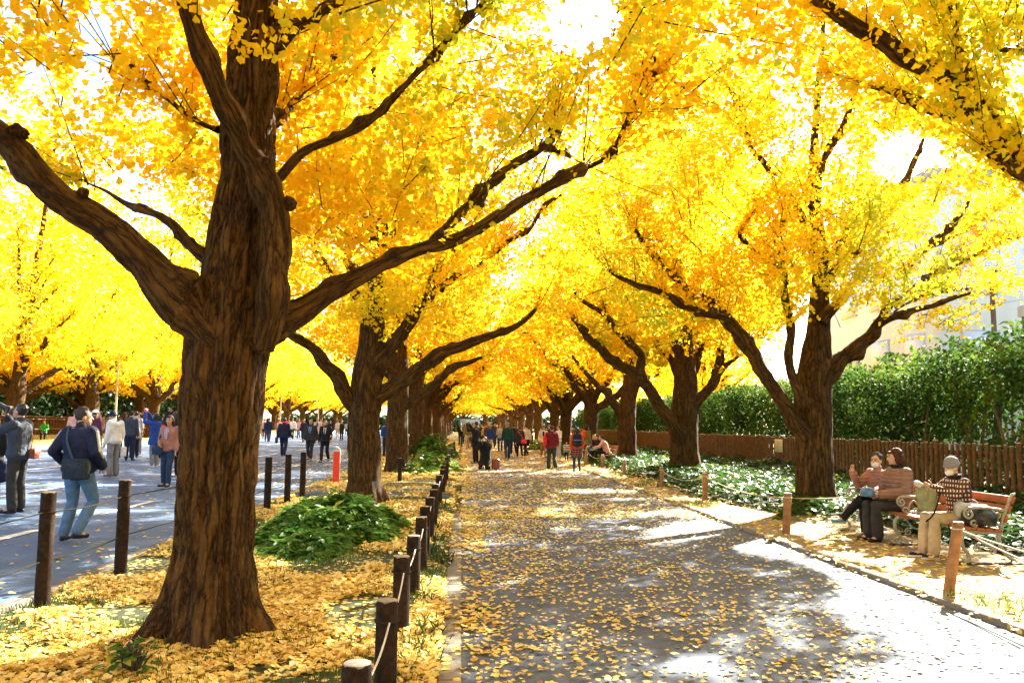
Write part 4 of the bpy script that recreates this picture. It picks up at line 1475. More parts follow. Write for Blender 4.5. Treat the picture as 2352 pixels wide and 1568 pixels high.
hedge('tall clipped green hedge behind the picket fence, stems bare low down', 10.9, 12.3, 9, 78, .25, lambda y: 3.05 + .35 * np.exp(-(y - 12) / 8) + .12 * np.sin(y * .8), 170000, .10, 41, gap=-.04)
hedge('feathery conifer row showing above the clipped hedge', 13.2, 14.6, 12, 34, 1.2, lambda y: 3.35 + .045 * (34 - y) + .25 * np.sin(y * 2.3), 9000, .2, 42, stems=True)
hedge('dark evergreen thicket far across the road behind the back fence', -41, -36.5, 20, 150, .1, lambda y: 7.5 + 1.2 * np.sin(y * .35), 80000, .48, 43, stems=False, gap=-.25, mat=DARKLEAF, name='evergreen_thicket', cat='thicket')
hedge('dark evergreen thicket closing the far end of the avenue', -40, 30, 180, 186, .1, lambda y: 3 + .5 * np.sin(y * .6), 16000, .7, 44, stems=False, gap=-.25, mat=DARKLEAF, name='evergreen_thicket', cat='thicket')

# dark trunks seen through the lower hedge
for i, (y, xx) in enumerate(((15.0, 13.0), (17.3, 13.1), (19.4, 12.9), (22.5, 13.2))):
    t = thing('dark_trunk', '%s dark bare trunk from the right seen through the hedge stems' % ORD[i], 'tree', (xx, y, 0), 0, 'dark trunks behind the hedge')
    rr = np.random.default_rng(i)
    MB().tube([(0, 0, -.1), (rr.normal(0, .05), rr.normal(0, .06), 1.0), (rr.normal(0, .1), rr.normal(0, .12), 2.2), (rr.normal(0, .1), rr.normal(0, .15), 3.1)], [.12, .10, .085, .05], 10, step=.3).build('trunk', simple('dark_bark', (.03, .028, .03), .9, .3), t)
    p = np.stack([rr.normal(0, .5, 500), rr.normal(0, .5, 500), rr.uniform(2.2, 3.3, 500)], 1)
    leaves('crown', p, rdir(500, rr) + np.array([0, 0, .5]), rdir(500, rr), .15, .4 + rr.normal(0, .2, 500), OVAL, HEDGE, t)

# ------------------------------------------------------------------ pale building and pole beyond the hedge
M_WALL = simple('building_wall', (.76, .87, .93), .8, .05, 1.5)
M_PANE = simple('building_glass', (.78, .84, .87), .5, .05, 2, .3)
t = thing('building', 'pale blue white building beyond the hedge on the right', 'building', (38, 52, 0))
MB().box((0, 0, 8), (22, 14, 16), bev=.05).build('wall', M_WALL, t, smooth=False)
MB().box((0, 0, 16.25), (22.6, 14.6, .5)).build('roof', simple('roof_edge', (.5, .52, .54)), t, smooth=False)
for fl in range(4):
    for k in range(3):
        f = MB().box((-11.03, -4.5 + k * 4.1, 2.6 + fl * 3.7), (.10, 2.3, 1.7)).build('window', simple('window_frame', (.6, .62, .63)), t, smooth=False)
        MB().box((-11.10, -4.5 + k * 4.1, 2.6 + fl * 3.7), (.04, 2.1, 1.5)).build('pane', M_PANE, f, smooth=False)
for fl in range(4):
    for k in range(5):
        f = MB().box((-8.6 + k * 4.2, -7.03, 2.6 + fl * 3.7), (2.3, .10, 1.7)).build('window', MATS['window_frame'], t, smooth=False)
        MB().box((-8.6 + k * 4.2, -7.10, 2.6 + fl * 3.7), (2.1, .04, 1.5)).build('pane', M_PANE, f, smooth=False)
d = 30.0
q = P(2284, 770, d)
t = thing('utility_pole', 'brown pole with a short arm above the hedge on the right', 'pole', (q.x, d, 0), 0)
zt = P(2284, 618, d).z
MB().lathe((0, 0, 0), [(.11, 0), (.085, zt)], 12).build('pole', simple('pole_brown', (.13, .10, .085), .8, .2), t)
MB().box((.15, 0, zt - .1), (.5, .08, .1)).build('arm', simple('pole_arm', (.11, .09, .08), .8, .2), t, smooth=False)
q = P(2346, 715, 30.5)
t = thing('floodlight', 'small grey lamp box on a thin pole at the right picture edge', 'lamp', (q.x + .05, 30.5, 0), 0)
MB().lathe((0, 0, 0), [(.05, 0), (.04, q.z - .2)], 10).build('pole', MATS['pole_arm'], t)
MB().box((-.03, 0, q.z), (.24, .24, .42), bev=.03).build('housing', simple('lamp_grey', (.4, .42, .42), .5, .1), t)
# ------------------------------------------------------------------ people
def cloth(name, col, rough=.85, var=.18, scale=9, fold=.35):
    if name in MATS:
        return MATS[name]
    t = NT(name)
    o = t.obj()
    f = t.noise(o, scale, 4)
    t.l(t.ramp(f, [(.3, tuple(c * (1 - var) for c in col)), (.7, tuple(min(1, c * (1 + var)) for c in col))]), t.b.inputs['Base Color'])
    t.setb(Roughness=rough)
    t.b.inputs['Specular IOR Level'].default_value = .25
    n1 = t.noise(o, 7, 3, .5, 1.2)
    t.bump(n1, min(1, fold * 2), .05)
    MATS[name] = t.m
    return t.m


def stripes(name, a, b, freq, axis=2, rough=.85, mode='band', quilt=False):
    if name in MATS:
        return MATS[name]
    t = NT(name)
    o = t.obj()
    s = t.n('SeparateXYZ')
    t.l(o, s.inputs[0])

    def wave(sock, fr, thr):
        m = t.n('Math', operation='MULTIPLY', i_1=fr * 6.283)
        t.l(sock, m.inputs[0])
        q = t.n('Math', operation='SINE')
        t.l(m.outputs[0], q.inputs[0])
        g = t.n('Math', operation='GREATER_THAN', i_1=thr)
        t.l(q.outputs[0], g.inputs[0])
        return g.outputs[0], q.outputs[0]
    if mode == 'band':
        f, q = wave(s.outputs[axis], freq, 0)
    else:
        f1, q = wave(s.outputs[2], freq, mode[0])
        sx = t.n('Math', operation='ADD')
        t.l(s.outputs[0], sx.inputs[0])
        t.l(s.outputs[1], sx.inputs[1])
        f2, _ = wave(sx.outputs[0], freq * mode[1], mode[0])
        m = t.n('Math', operation=mode[2])
        t.l(f1, m.inputs[0])
        t.l(f2, m.inputs[1])
        f = m.outputs[0]
    if quilt:
        t.l(t.ramp(t.noise(o, 12, 4), [(.3, tuple(c * .85 for c in a)), (.7, tuple(c * 1.1 for c in a))]), t.b.inputs['Base Color'])
        ab = t.n('Math', operation='ABSOLUTE')
        t.l(q, ab.inputs[0])
        pw = t.n('Math', operation='POWER', i_1=.35)
        t.l(ab.outputs[0], pw.inputs[0])
        ad = t.n('Math', operation='MULTIPLY_ADD', i_1=.8)
        t.l(t.noise(o, 14, 3), ad.inputs[0])
        t.l(pw.outputs[0], ad.inputs[2])
        t.bump(ad.outputs[0], .8, .02)
    else:
        t.l(t.mix(f, a, b), t.b.inputs['Base Color'])
    t.setb(Roughness=rough)
    t.b.inputs['Specular IOR Level'].default_value = .25
    MATS[name] = t.m
    return t.m


SKIN = simple('skin', (.56, .33, .22), .55, .08, 8, .35)
HAIRC = {'dark': simple('hair_dark_grey', (.055, .045, .04), .6, .4, 40, .2), 'black': simple('hair_black', (.016, .013, .012), .45, .4, 40, .5), 'brown': simple('hair_brown', (.055, .018, .008), .6, .4, 40, .2), 'grey': simple('hair_grey', (.22, .215, .21), .6, .3, 40),
         'white': simple('hair_white', (.6, .6, .58), .6, .2, 40), 'blond': simple('hair_blond', (.5, .32, .12), .5, .3, 40)}
EYE = simple('eye_dark', (.02, .015, .012), .25, .1, 8, .6)
LIP = simple('lip', (.40, .14, .12), .5, .1)
MASKM = simple('mask_white', (.72, .71, .68), .8, .05)


def remesh(mb, vox, smooth=4):
    me = mb.mesh('tmp')
    o = bpy.data.objects.new('tmp', me)
    C.objects.link(o)
    m = o.modifiers.new('r', 'REMESH')
    m.mode = 'VOXEL'
    m.voxel_size = vox
    m.use_smooth_shade = True
    s = o.modifiers.new('s', 'SMOOTH')
    s.factor = .5
    s.iterations = smooth
    dg = bpy.context.evaluated_depsgraph_get()
    ev = o.evaluated_get(dg)
    m2 = bpy.data.meshes.new_from_object(ev)
    bpy.data.objects.remove(o)
    bpy.data.meshes.remove(me)
    m2.materials.clear()
    return m2


def chain(mb, pts, rad, seg=10):
    mb.tube(pts, rad, seg)
    for p, r in zip(pts, rad):
        mb.ell(p, (r, r, r), 10, 7)


def loft(mb, rings, seg=20):
    """rings: centre, lateral vector, depth vector (half sizes)"""
    a = np.linspace(0, 2 * np.pi, seg, endpoint=False)
    V = np.concatenate([np.array(c)[None] + np.sign(np.cos(a))[:, None] * (np.abs(np.cos(a)) ** .85)[:, None] * np.array(l)[None] + np.sign(np.sin(a))[:, None] * (np.abs(np.sin(a)) ** .85)[:, None] * np.array(d)[None] for c, l, d in rings])
    q = [[i * seg + j, i * seg + (j + 1) % seg, (i + 1) * seg + (j + 1) % seg, (i + 1) * seg + j] for i in range(len(rings) - 1) for j in range(seg)]
    n = len(V)
    mb.add(V, [q, [list(range(seg))[::-1], list(range(n - seg, n))]])


BASE = dict(hipL=(-.09, 0, .90), hipR=(.09, 0, .90), kneeL=(-.10, .02, .49), kneeR=(.10, .02, .49), ankL=(-.10, -.02, .085), ankR=(.10, -.02, .085), toeL=None, toeR=None,
            pel=(0, 0, .95), chest=(0, .0, 1.26), neck=(0, -.015, 1.44), shL=(-.17, -.01, 1.385), shR=(.17, -.01, 1.385), elL=(-.225, -.03, 1.11), elR=(.225, -.03, 1.11), wrL=(-.225, .06, .87), wrR=(.225, .06, .87), head=(0, .02, 1.585))


def pose(**k):
    p = dict(BASE)
    p.update(k)
    return p


STAND = pose()
STEP = pose(kneeL=(-.09, .17, .50), ankL=(-.09, .24, .095), kneeR=(.09, .03, .485), ankR=(.09, -.25, .15), wrL=(-.24, -.08, .87), wrR=(.24, .16, .92), elL=(-.23, -.09, 1.11))
STEP2 = pose(kneeR=(.09, .17, .50), ankR=(.09, .24, .095), kneeL=(-.09, .03, .485), ankL=(-.09, -.25, .15), wrR=(.24, -.08, .87), wrL=(-.24, .16, .92), elR=(.23, -.09, 1.11))
SHOOT = pose(elL=(-.21, .24, 1.30), elR=(.21, .24, 1.30), wrL=(-.07, .36, 1.56), wrR=(.07, .36, 1.56))
SHOOTUP = pose(elL=(-.2, .25, 1.42), elR=(.2, .25, 1.42), wrL=(-.06, .36, 1.70), wrR=(.06, .36, 1.70))
HOLD = pose(elL=(-.22, .02, 1.10), elR=(.22, .02, 1.10), wrL=(-.06, .26, 1.15), wrR=(.06, .26, 1.15))
ONEUP = pose(elL=(-.20, .22, 1.36), wrL=(-.12, .36, 1.62))
BEND = pose(elL=(-.26, -.05, 1.12), wrL=(-.20, .18, 1.02))
SIT = pose(hipL=(-.09, 0, .50), hipR=(.09, 0, .50), pel=(0, -.02, .54), kneeL=(-.10, .44, .52), kneeR=(.10, .44, .52), ankL=(-.10, .43, .085), ankR=(.10, .43, .085), chest=(0, -.03, .88), neck=(0, -.02, 1.06), shL=(-.17, -.03, 1.0), shR=(.17, -.03, 1.0),
           elL=(-.23, .05, .76), elR=(.23, .05, .76), wrL=(-.08, .28, .70), wrR=(.08, .28, .70), head=(0, .02, 1.20))
KNEEL = pose(hipL=(-.09, -.1, .42), hipR=(.09, -.1, .42), pel=(0, -.1, .46), kneeL=(-.12, .22, .1), kneeR=(.12, .22, .1), ankL=(-.12, -.22, .09), ankR=(.12, -.22, .09), toeL=(-.12, -.36, .05), toeR=(.12, -.36, .05), chest=(0, 0, .78), neck=(0, .02, .95), shL=(-.17, 0, .90), shR=(.17, 0, .90), elL=(-.22, .22, .78), elR=(.22, .22, .78), wrL=(-.07, .3, 1.02), wrR=(.07, .3, 1.02), head=(0, .06, 1.09))


def hand(mb, fb, w, e, side, curl=.5, s=1.0, fwd=None):
    """palm into mb (gets fused with the arm), five fingers into fb"""
    w, e = np.array(w, float), np.array(e, float)
    d = (w - e) / (np.linalg.norm(w - e) + 1e-9) if fwd is None else np.array(fwd, float) / np.linalg.norm(fwd)
    up = np.array([0, .25, 1.0])
    lat = np.cross(d, np.array([-side * 1.0, .2, .15]))
    lat /= np.linalg.norm(lat) + 1e-9
    nr = np.cross(lat, d) * (1 if side > 0 else -1)
    pc = w + d * .05 * s
    M = np.stack([lat, d, nr], 1)
    mb.ell(pc, (.04 * s, .052 * s, .017 * s), 10, 8, rot=M)
    for k, (o_, ln) in enumerate(((-.030, .062), (-.010, .074), (.010, .070), (.029, .055))):
        p0 = w + d * .088 * s + lat * o_ * s
        c1, c2 = curl * .9, curl * 2.0
        p1 = p0 + (d * math.cos(c1) + nr * math.sin(c1)) * ln * .5 * s
        p2 = p1 + (d * math.cos(c2) + nr * math.sin(c2)) * ln * .5 * s
        fb.tube([p0 - d * .02 * s, p0, p1, p2], [.0085 * s, .009 * s, .008 * s, .006 * s], 6)
    sg = -1
    p0 = w + d * .03 * s + lat * .034 * s * sg
    p1 = p0 + (d * .6 + lat * sg * .8 + nr * .3) * .035 * s
    p2 = p1 + (d * .85 + lat * sg * .25 + nr * .45) * .03 * s
    fb.tube([p0, p1, p2], [.012 * s, .010 * s, .007 * s], 6)


def person(label, x, y, rz, H, po, look, group=None, lod=1, z=None, vox=None):
    """look: dict of garments. One figure: a continuous body, clothes and hair as its children."""
    s = H / 1.7
    J = {k: (np.array(v, float) * s if v is not None else None) for k, v in po.items()}
    fat = look.get('fat', 1.0)
    vox = vox or {0: .011, 1: .018, 2: .03}[lod]
    t = thing('person', label, 'person', (x, y, float(gz(x)) if z is None else z), rz, group)
    lat = J['shR'] - J['shL']
    lat /= np.linalg.norm(lat)
    hl = J['hipR'] - J['hipL']
    hl /= np.linalg.norm(hl)

    def dep(c0, c1, l):
        v = np.cross(np.array(c1) - np.array(c0), l)
        return v / (np.linalg.norm(v) + 1e-9)
    spine = dep(J['pel'], J['chest'], lat) * -1
    hd = J['head']
    hy, hp = look.get('hyaw', 0), look.get('hpitch', 0)
    HR = np.array((Matrix.Rotation(R(hy), 3, 'Z') @ Matrix.Rotation(R(hp), 3, 'X')))
    hc = lambda v: hd + HR @ (np.array(v) * s)

    def torso(mb, g, lowz=None):
        pel, ch, nk = J['pel'], J['chest'], J['neck']
        w = fat
        mid = pel * .5 + ch * .5
        sh = (J['shL'] + J['shR']) / 2
        hipc = (J['hipL'] + J['hipR']) / 2
        rings = [(hipc - (pel - hipc) * .6 - (pel - hipc) / (np.linalg.norm(pel - hipc) + 1e-9) * .03 * s, hl * (.13 * s * w + g), spine * (.085 * s * w + g)),
                 (hipc, hl * (.165 * s * w + g), spine * (.112 * s * w + g)), (pel, hl * (.160 * s * w + g), spine * (.108 * s * w + g)), (mid, lat * (.145 * s * w + g), spine * (.100 * s * w + g)),
                 (ch, lat * (.168 * s * w + g), spine * (.112 * s * w + g)), (sh * .7 + ch * .3, lat * (.172 * s + g), spine * (.10 * s * w + g)), (sh + (nk - sh) * .2, lat * (.145 * s + g), spine * (.080 * s + g)), (nk, lat * (.06 * s + g * .6), spine * (.06 * s + g * .6))]
        loft(mb, rings)

    def arms(mb, g, upto=1.0, slim=1.0):
        for q in 'LR':
            sh, el, wr = J['sh' + q], J['el' + q], J['wr' + q]
            en = el + (wr - el) * upto
            chain(mb, [sh, sh * .5 + el * .5, el, el * .55 + en * .45, en], [(.052 * s) * fat ** .5 + g, .047 * s * fat ** .5 + g, .040 * s + g, .038 * s + g, (.029 * s + g * slim)])

    def legs(mb, g, upto=1.0, wide=0.0):
        for q in 'LR':
            hp_, kn, an = J['hip' + q], J['knee' + q], J['ank' + q]
            en = kn + (an - kn) * upto
            chain(mb, [hp_, hp_ * .5 + kn * .5, kn, kn * .6 + en * .4, en], [.085 * s * fat + g, .072 * s * fat + g, .052 * s + g + wide * .3, .050 * s + g + wide * .6, .034 * s + g + wide])

    def toe(q):
        if J['toe' + q] is not None:
            return J['toe' + q]
        kn, an = J['knee' + q], J['ank' + q]
        lift = max(0, an[2] / s - .10)
        return an + np.array([(-.03 if q == 'L' else .03) * s, .16 * s, -.045 * s - lift * .55 * s])
    # ---- body
    mb, fb = MB(), MB()
    torso(mb, 0)
    arms(mb, 0)
    legs(mb, 0)
    for q in 'LR':
        chain(mb, [J['ank' + q], J['ank' + q] * .4 + toe(q) * .6 - np.array([0, 0, .01 * s]), toe(q)], [.036 * s, .034 * s, .026 * s], 8)
        fw = look.get('fwd' + q)
        hand(mb, fb, J['wr' + q], J['el' + q], -1 if q == 'L' else 1, look.get('curl', .55), s, fw)
    chain(mb, [J['neck'] - np.array([0, 0, .04 * s]), J['neck'] * .5 + hd * .5 - HR @ np.array([0, .015 * s, .01 * s]), hc((0, -.02, -.04))], [.056 * s, .052 * s, .052 * s])
    mb.ell(hc((0, -.008, .022)), np.array([.074, .094, .098]) * s, 18, 12, rot=HR)
    mb.ell(hc((0, .022, -.045)), np.array([.058, .066, .068]) * s, 16, 10, rot=HR)
    mb.ell(hc((0, .062, -.085)), np.array([.028, .024, .024]) * s, 10, 8, rot=HR)
    if lod < 2:
        mb.tube([hc((0, .082, .015)), hc((0, .106, -.022)), hc((0, .088, -.032))], [.010 * s, .014 * s, .008 * s], 8)
        for e in (-1, 1):
            mb.ell(hc((e * .076, -.005, -.008)), np.array([.012, .022, .032]) * s, 8, 6, rot=HR)
    me = remesh(mb, vox if lod else .010, 3)
    if lod < 2:
        n0 = len(me.vertices)
        V = np.empty(n0 * 3)
        me.vertices.foreach_get('co', V)
        Fq = [list(p.vertices) for p in me.polygons]
        b2 = MB()
        by = {}
        for f in Fq:
            by.setdefault(len(f), []).append(f)
        b2.add(V.reshape(-1, 3), list(by.values()))
        b2.add(np.concatenate(fb.V), [np.concatenate(v) for v in fb.F.values()])
        me = b2.mesh('body')
    link('body', me, look.get('skin', SKIN), t)
    if lod < 2:
        if not look.get('noface'):
            for e in (-1, 1):
                MB().ell(hc((e * .031, .078, .018)), np.array([.013, .010, .007]) * s, 10, 6, rot=HR).build('eye', EYE, t)
                MB().tube([hc((e * .014, .088, .040)), hc((e * .034, .086, .046)), hc((e * .052, .072, .040))], [.004 * s] * 3, 5).build('eyebrow', HAIRC[look.get('hair', 'black')], t)
            if not look.get('mask'):
                MB().ell(hc((0, .084, -.062)), np.array([.022, .009, .007]) * s, 10, 6, rot=HR).build('mouth', LIP, t)
    if look.get('mask'):
        m = MB().ell(hc((0, .048, -.048)), np.array([.059, .058, .053]) * s, 16, 10, rot=HR)
        mk = link('face_mask', remesh(m, .008, 2), MASKM, t)
        for e in (-1, 1):
            MB().tube([hc((e * .05, .07, -.03)), hc((e * .078, .02, -.012)), hc((e * .083, -.012, .01))], [.003 * s] * 3, 4).build('ear_loop', MASKM, mk)
    # ---- trousers / skirt / shoes
    if look.get('pants') is not None:
        mb = MB()
        legs(mb, .014 * s, look.get('plen', .95), look.get('wide', .012) * s)
        hipc = (J['hipL'] + J['hipR']) / 2
        up = J['pel'] - hipc
        up = up / (np.linalg.norm(up) + 1e-9)
        loft(mb, [(hipc - up * .05 * s, hl * .13 * s * fat, spine * .09 * s * fat), (hipc, hl * (.172 * s * fat), spine * .118 * s * fat), (J['pel'] + up * .05 * s, hl * .160 * s * fat, spine * .110 * s * fat)])
        link('trousers', remesh(mb, vox, 3), look['pants'], t)
    if look.get('skirt') is not None:
        mb = MB()
        kl = look.get('slen', .55)
        hipc = (J['hipL'] + J['hipR']) / 2
        kc = (J['kneeL'] + J['kneeR']) / 2
        bot = hipc + (kc - hipc) * kl * 1.6
        loft(mb, [(J['pel'] + (J['pel'] - hipc) * .8, hl * .15 * s * fat, spine * .11 * s * fat), (hipc, hl * .185 * s * fat, spine * .14 * s * fat), (hipc * .5 + bot * .5, hl * .215 * s * fat, spine * .17 * s * fat), (bot, hl * .235 * s * fat, spine * .19 * s * fat)])
        link('skirt', remesh(mb, vox, 2), look['skirt'], t)
    if look.get('shoe') is not None:
        for q in 'LR':
            mb = MB()
            an, to = J['ank' + q], toe(q)
            dv = to - an
            heel = an - dv * .22
            heel[2] = an[2] - .045 * s
            chain(mb, [heel, heel * .55 + to * .45, to], [.036 * s, .039 * s, .033 * s], 8)
            mb.ell(an - np.array([0, .0, .012 * s]), np.array([.04, .046, .042]) * s, 10, 7)
            V = [np.array(v) for v in mb.V]
            zmin = min(heel[2], to[2]) - .034 * s
            if an[2] < .16 * s:
                zmin = max(zmin, .002)
            for v in V:
                v[:, 2] = np.maximum(v[:, 2], zmin)
            mb.V = V
            sh = link('shoe', remesh(mb, min(vox, .016), 2), look['shoe'], t)
            if look.get('sole') is not None and lod == 0:
                m2 = MB()
                c = (heel + to) / 2
                ang = math.atan2(-(to - heel)[0], (to - heel)[1])
                m2.box((c[0], c[1], zmin + .010), (.085 * s, np.linalg.norm((to - heel)[:2]) + .075 * s, .024), rz=ang, bev=.02)
                m2.build('sole', look['sole'], sh)
    # ---- jacket
    if look.get('top') is not None:
        mb = MB()
        g = look.get('puff', .016) * s
        torso(mb, g)
        arms(mb, g, look.get('sleeve', .97), 1.0)
        hem = look.get('hem', 0)
        if hem:
            hipc = (J['hipL'] + J['hipR']) / 2
            kc = (J['kneeL'] + J['kneeR']) / 2
            bot = hipc + (kc - hipc) * hem
            loft(mb, [(J['pel'], hl * (.165 * s * fat + g), spine * (.115 * s * fat + g)), (hipc, hl * (.18 * s * fat + g), spine * (.13 * s * fat + g)), (bot, hl * (.20 * s * fat + g), spine * (.15 * s * fat + g))])
        else:
            hipc = (J['hipL'] + J['hipR']) / 2
            loft(mb, [(J['pel'], hl * (.165 * s * fat + g), spine * (.115 * s * fat + g)), (hipc + (J['pel'] - hipc) * .1, hl * (.172 * s * fat + g), spine * (.122 * s * fat + g))])
        if look.get('collar', True):
            chain(mb, [J['neck'] - np.array([0, 0, .02 * s]), J['neck'] + (hd - J['neck']) * .22], [.068 * s, .066 * s])
        if look.get('hood'):
            mb.ell(J['neck'] + np.array([0, -.09, .0]) * s, np.array([.10, .07, .10]) * s)
        jk = link('jacket', remesh(mb, vox, 3), look['top'], t)
        if look.get('shirt') is not None:
            # open front: shirt panel and tie
            sh = (J['shL'] + J['shR']) / 2
            f0 = J['neck'] + spine * 0
            fs = spine if spine[1] > 0 else -spine
            a_ = sh * .75 + J['neck'] * .25 + fs * (.085 * s + g)
            b_ = J['chest'] + fs * (.122 * s * fat + g)
            c_ = J['pel'] * .4 + J['chest'] * .6 + fs * (.118 * s * fat + g)
            m2 = MB()
            loft(m2, [(a_, lat * .055 * s, fs * .012 * s), (b_, lat * .05 * s, fs * .014 * s), (c_, lat * .028 * s, fs * .012 * s)], 12)
            shp = m2.build('shirt_front', look['shirt'], t)
            if look.get('tie') is not None:
                m3 = MB()
                loft(m3, [(a_ + fs * .014 * s, lat * .016 * s, fs * .006), (b_ + fs * .016 * s, lat * .022 * s, fs * .006), (c_ + fs * .013 * s, lat * .020 * s, fs * .006)], 8)
                m3.build('tie', look['tie'], shp)
        if look.get('scarf') is not None:
            m2 = MB()
            aa = np.linspace(0, 2 * np.pi, 13)
            c = J['neck'] * .75 + hd * .25 - np.array([0, 0, .01 * s])
            m2.tube([c + np.array([math.cos(k) * .075, math.sin(k) * .075, .012 * math.sin(k * 2)]) * s for k in aa], [.03 * s] * 13, 8)
            link('scarf', remesh(m2, .014, 2), look['scarf'], t)
    # ---- hair and headwear
    st = look.get('cut', 'short')
    hm = HAIRC[look.get('hair', 'black')]
    if st:
        mb = MB()
        mb.ell(hc((0, -.026, .036)), np.array([.084, .092, .100]) * s, 16, 10, rot=HR)
        if lod == 0:
            rr = np.random.default_rng(int(x * 100) % 1000)
            for k in range(26):
                a, b = rr.uniform(0, 6.28), rr.uniform(.1, 1.2)
                v = np.array([math.cos(a) * math.sin(b) * .085, math.sin(a) * math.sin(b) * .09 - .026, math.cos(b) * .10 + .036])
                mb.ell(hc(v), np.array([.022, .024, .02]) * s, 8, 6, rot=HR)
        if st in ('bob', 'long'):
            ln = .10 if st == 'bob' else .24
            for e in (-1, 1):
                mb.tube([hc((e * .066, -.02, .05)), hc((e * .082, -.02, -.03)), hc((e * .072, -.035, -.03 - ln * .6))], [.03 * s, .034 * s, .026 * s], 8)
            mb.tube([hc((0, -.07, .03)), hc((0, -.085, -.05)), hc((0, -.085, -.03 - ln))], [.06 * s, .062 * s, .045 * s], 10)
            mb.tube([hc((-.05, .058, .085)), hc((0, .075, .082)), hc((.05, .058, .085))], [.02 * s, .022 * s, .02 * s], 8)
        if st == 'tail':
            mb.ell(hc((0, -.12, .02)), np.array([.035, .04, .045]) * s)
            mb.tube([hc((0, -.12, .02)), hc((0, -.15, -.08))], [.03 * s, .015 * s], 8)
        link('hair', remesh(mb, .012 if lod == 0 else .016, 2), hm, t)
    if look.get('beanie') is not None:
        mb = MB()
        mb.ell(hc((0, -.022, .052)), np.array([.093, .104, .100]) * s, 18, 12, rot=HR)
        aa = np.linspace(0, 2 * np.pi, 17)
        mb.tube([hc((math.cos(k) * .083, -.015 + math.sin(k) * .093, .030)) for k in aa], [.022 * s] * 17, 8)
        link('knit_cap', remesh(mb, .011 if lod == 0 else .016, 2), look['beanie'], t)
    if look.get('hat') is not None:
        mb = MB()
        mb.ell(hc((0, -.015, .07)), np.array([.088, .10, .075]) * s, 16, 10, rot=HR)
        mb.ell(hc((0, -.01, .045)), np.array([.155, .17, .018]) * s, 20, 8, rot=HR)
        link('hat', remesh(mb, .013, 2), look['hat'], t)
    if look.get('armstripe') is not None:
        for q in 'LR':
            sh, el, wr = J['sh' + q], J['el' + q], J['wr' + q]
            o_ = np.array([(-1 if q == 'L' else 1) * 1.0, -.2, .25])
            o_ /= np.linalg.norm(o_)
            gg = (.052 * s * fat ** .5 + look.get('puff', .016) * s)
            m2 = MB().tube([sh + o_ * gg, (sh + el) / 2 + o_ * gg * .93, el + o_ * gg * .85, el * .5 + wr * .5 + o_ * gg * .8], [.02 * s, .02 * s, .018 * s, .015 * s], 8)
            m2.build('sleeve_stripe', look['armstripe'], t)
    return t, J


def world(t, p):
    """point in a person's frame -> world"""
    c, s = math.cos(t.rotation_euler[2]), math.sin(t.rotation_euler[2])
    return np.array([t.location[0] + p[0] * c - p[1] * s, t.location[1] + p[0] * s + p[1] * c, t.location[2] + p[2]])


def bag(name, label, t, p, size, mat, strap=None, rz=0, strapmat=None, cat='bag', flap=True, seedk=0, hang=None):
    """soft bag at p (in the wearer's frame) with an optional strap over points"""
    w = world(t, p) if t is not None else np.array(p)
    a = (t.rotation_euler[2] if t is not None else 0) + rz
    b = thing(name, label, cat, tuple(w), a)
    mb = MB()
    x, y, z = size
    mb.box((0, 0, 0), (x, y, z), bev=min(x, y) * .3)
    mb.ell((0, 0, -z * .1), (x * .52, y * .62, z * .48), 14, 9)
    link('bag_body', remesh(mb, max(.010, min(size) * .09), 5), mat, b)
    if flap:
        MB().box((0, y * .46, z * .22), (x * .88, y * .22, z * .5), bev=y * .08).build('flap', mat, b)
    if strap is not None:
        c, s = math.cos(-a), math.sin(-a)
        pts = []
        for q in strap:
            q = world(t, q) - w
            pts.append((q[0] * c - q[1] * s, q[0] * s + q[1] * c, q[2]))
        MB().tube(pts, [.016] * len(pts), 6, step=.05, flat=.5).build('strap', strapmat or mat, b)
    return b


def put(u, v0, v1, hint=1.66, k=.5):
    """picture column, head top and feet rows -> ground x, y and stature"""
    g = G(u, v1)
    H = (v1 - v0) * g.y / FV
    H2 = max(1.48, min(1.82, H ** k * hint ** (1 - k)))
    Y = H2 * FV / (v1 - v0)
    return P(u, (v0 + v1) / 2, Y).x, Y, H2


def put_child(u, v0, v1):
    g = G(u, v1)
    return g.x, g.y, (v1 - v0) * g.y / FV


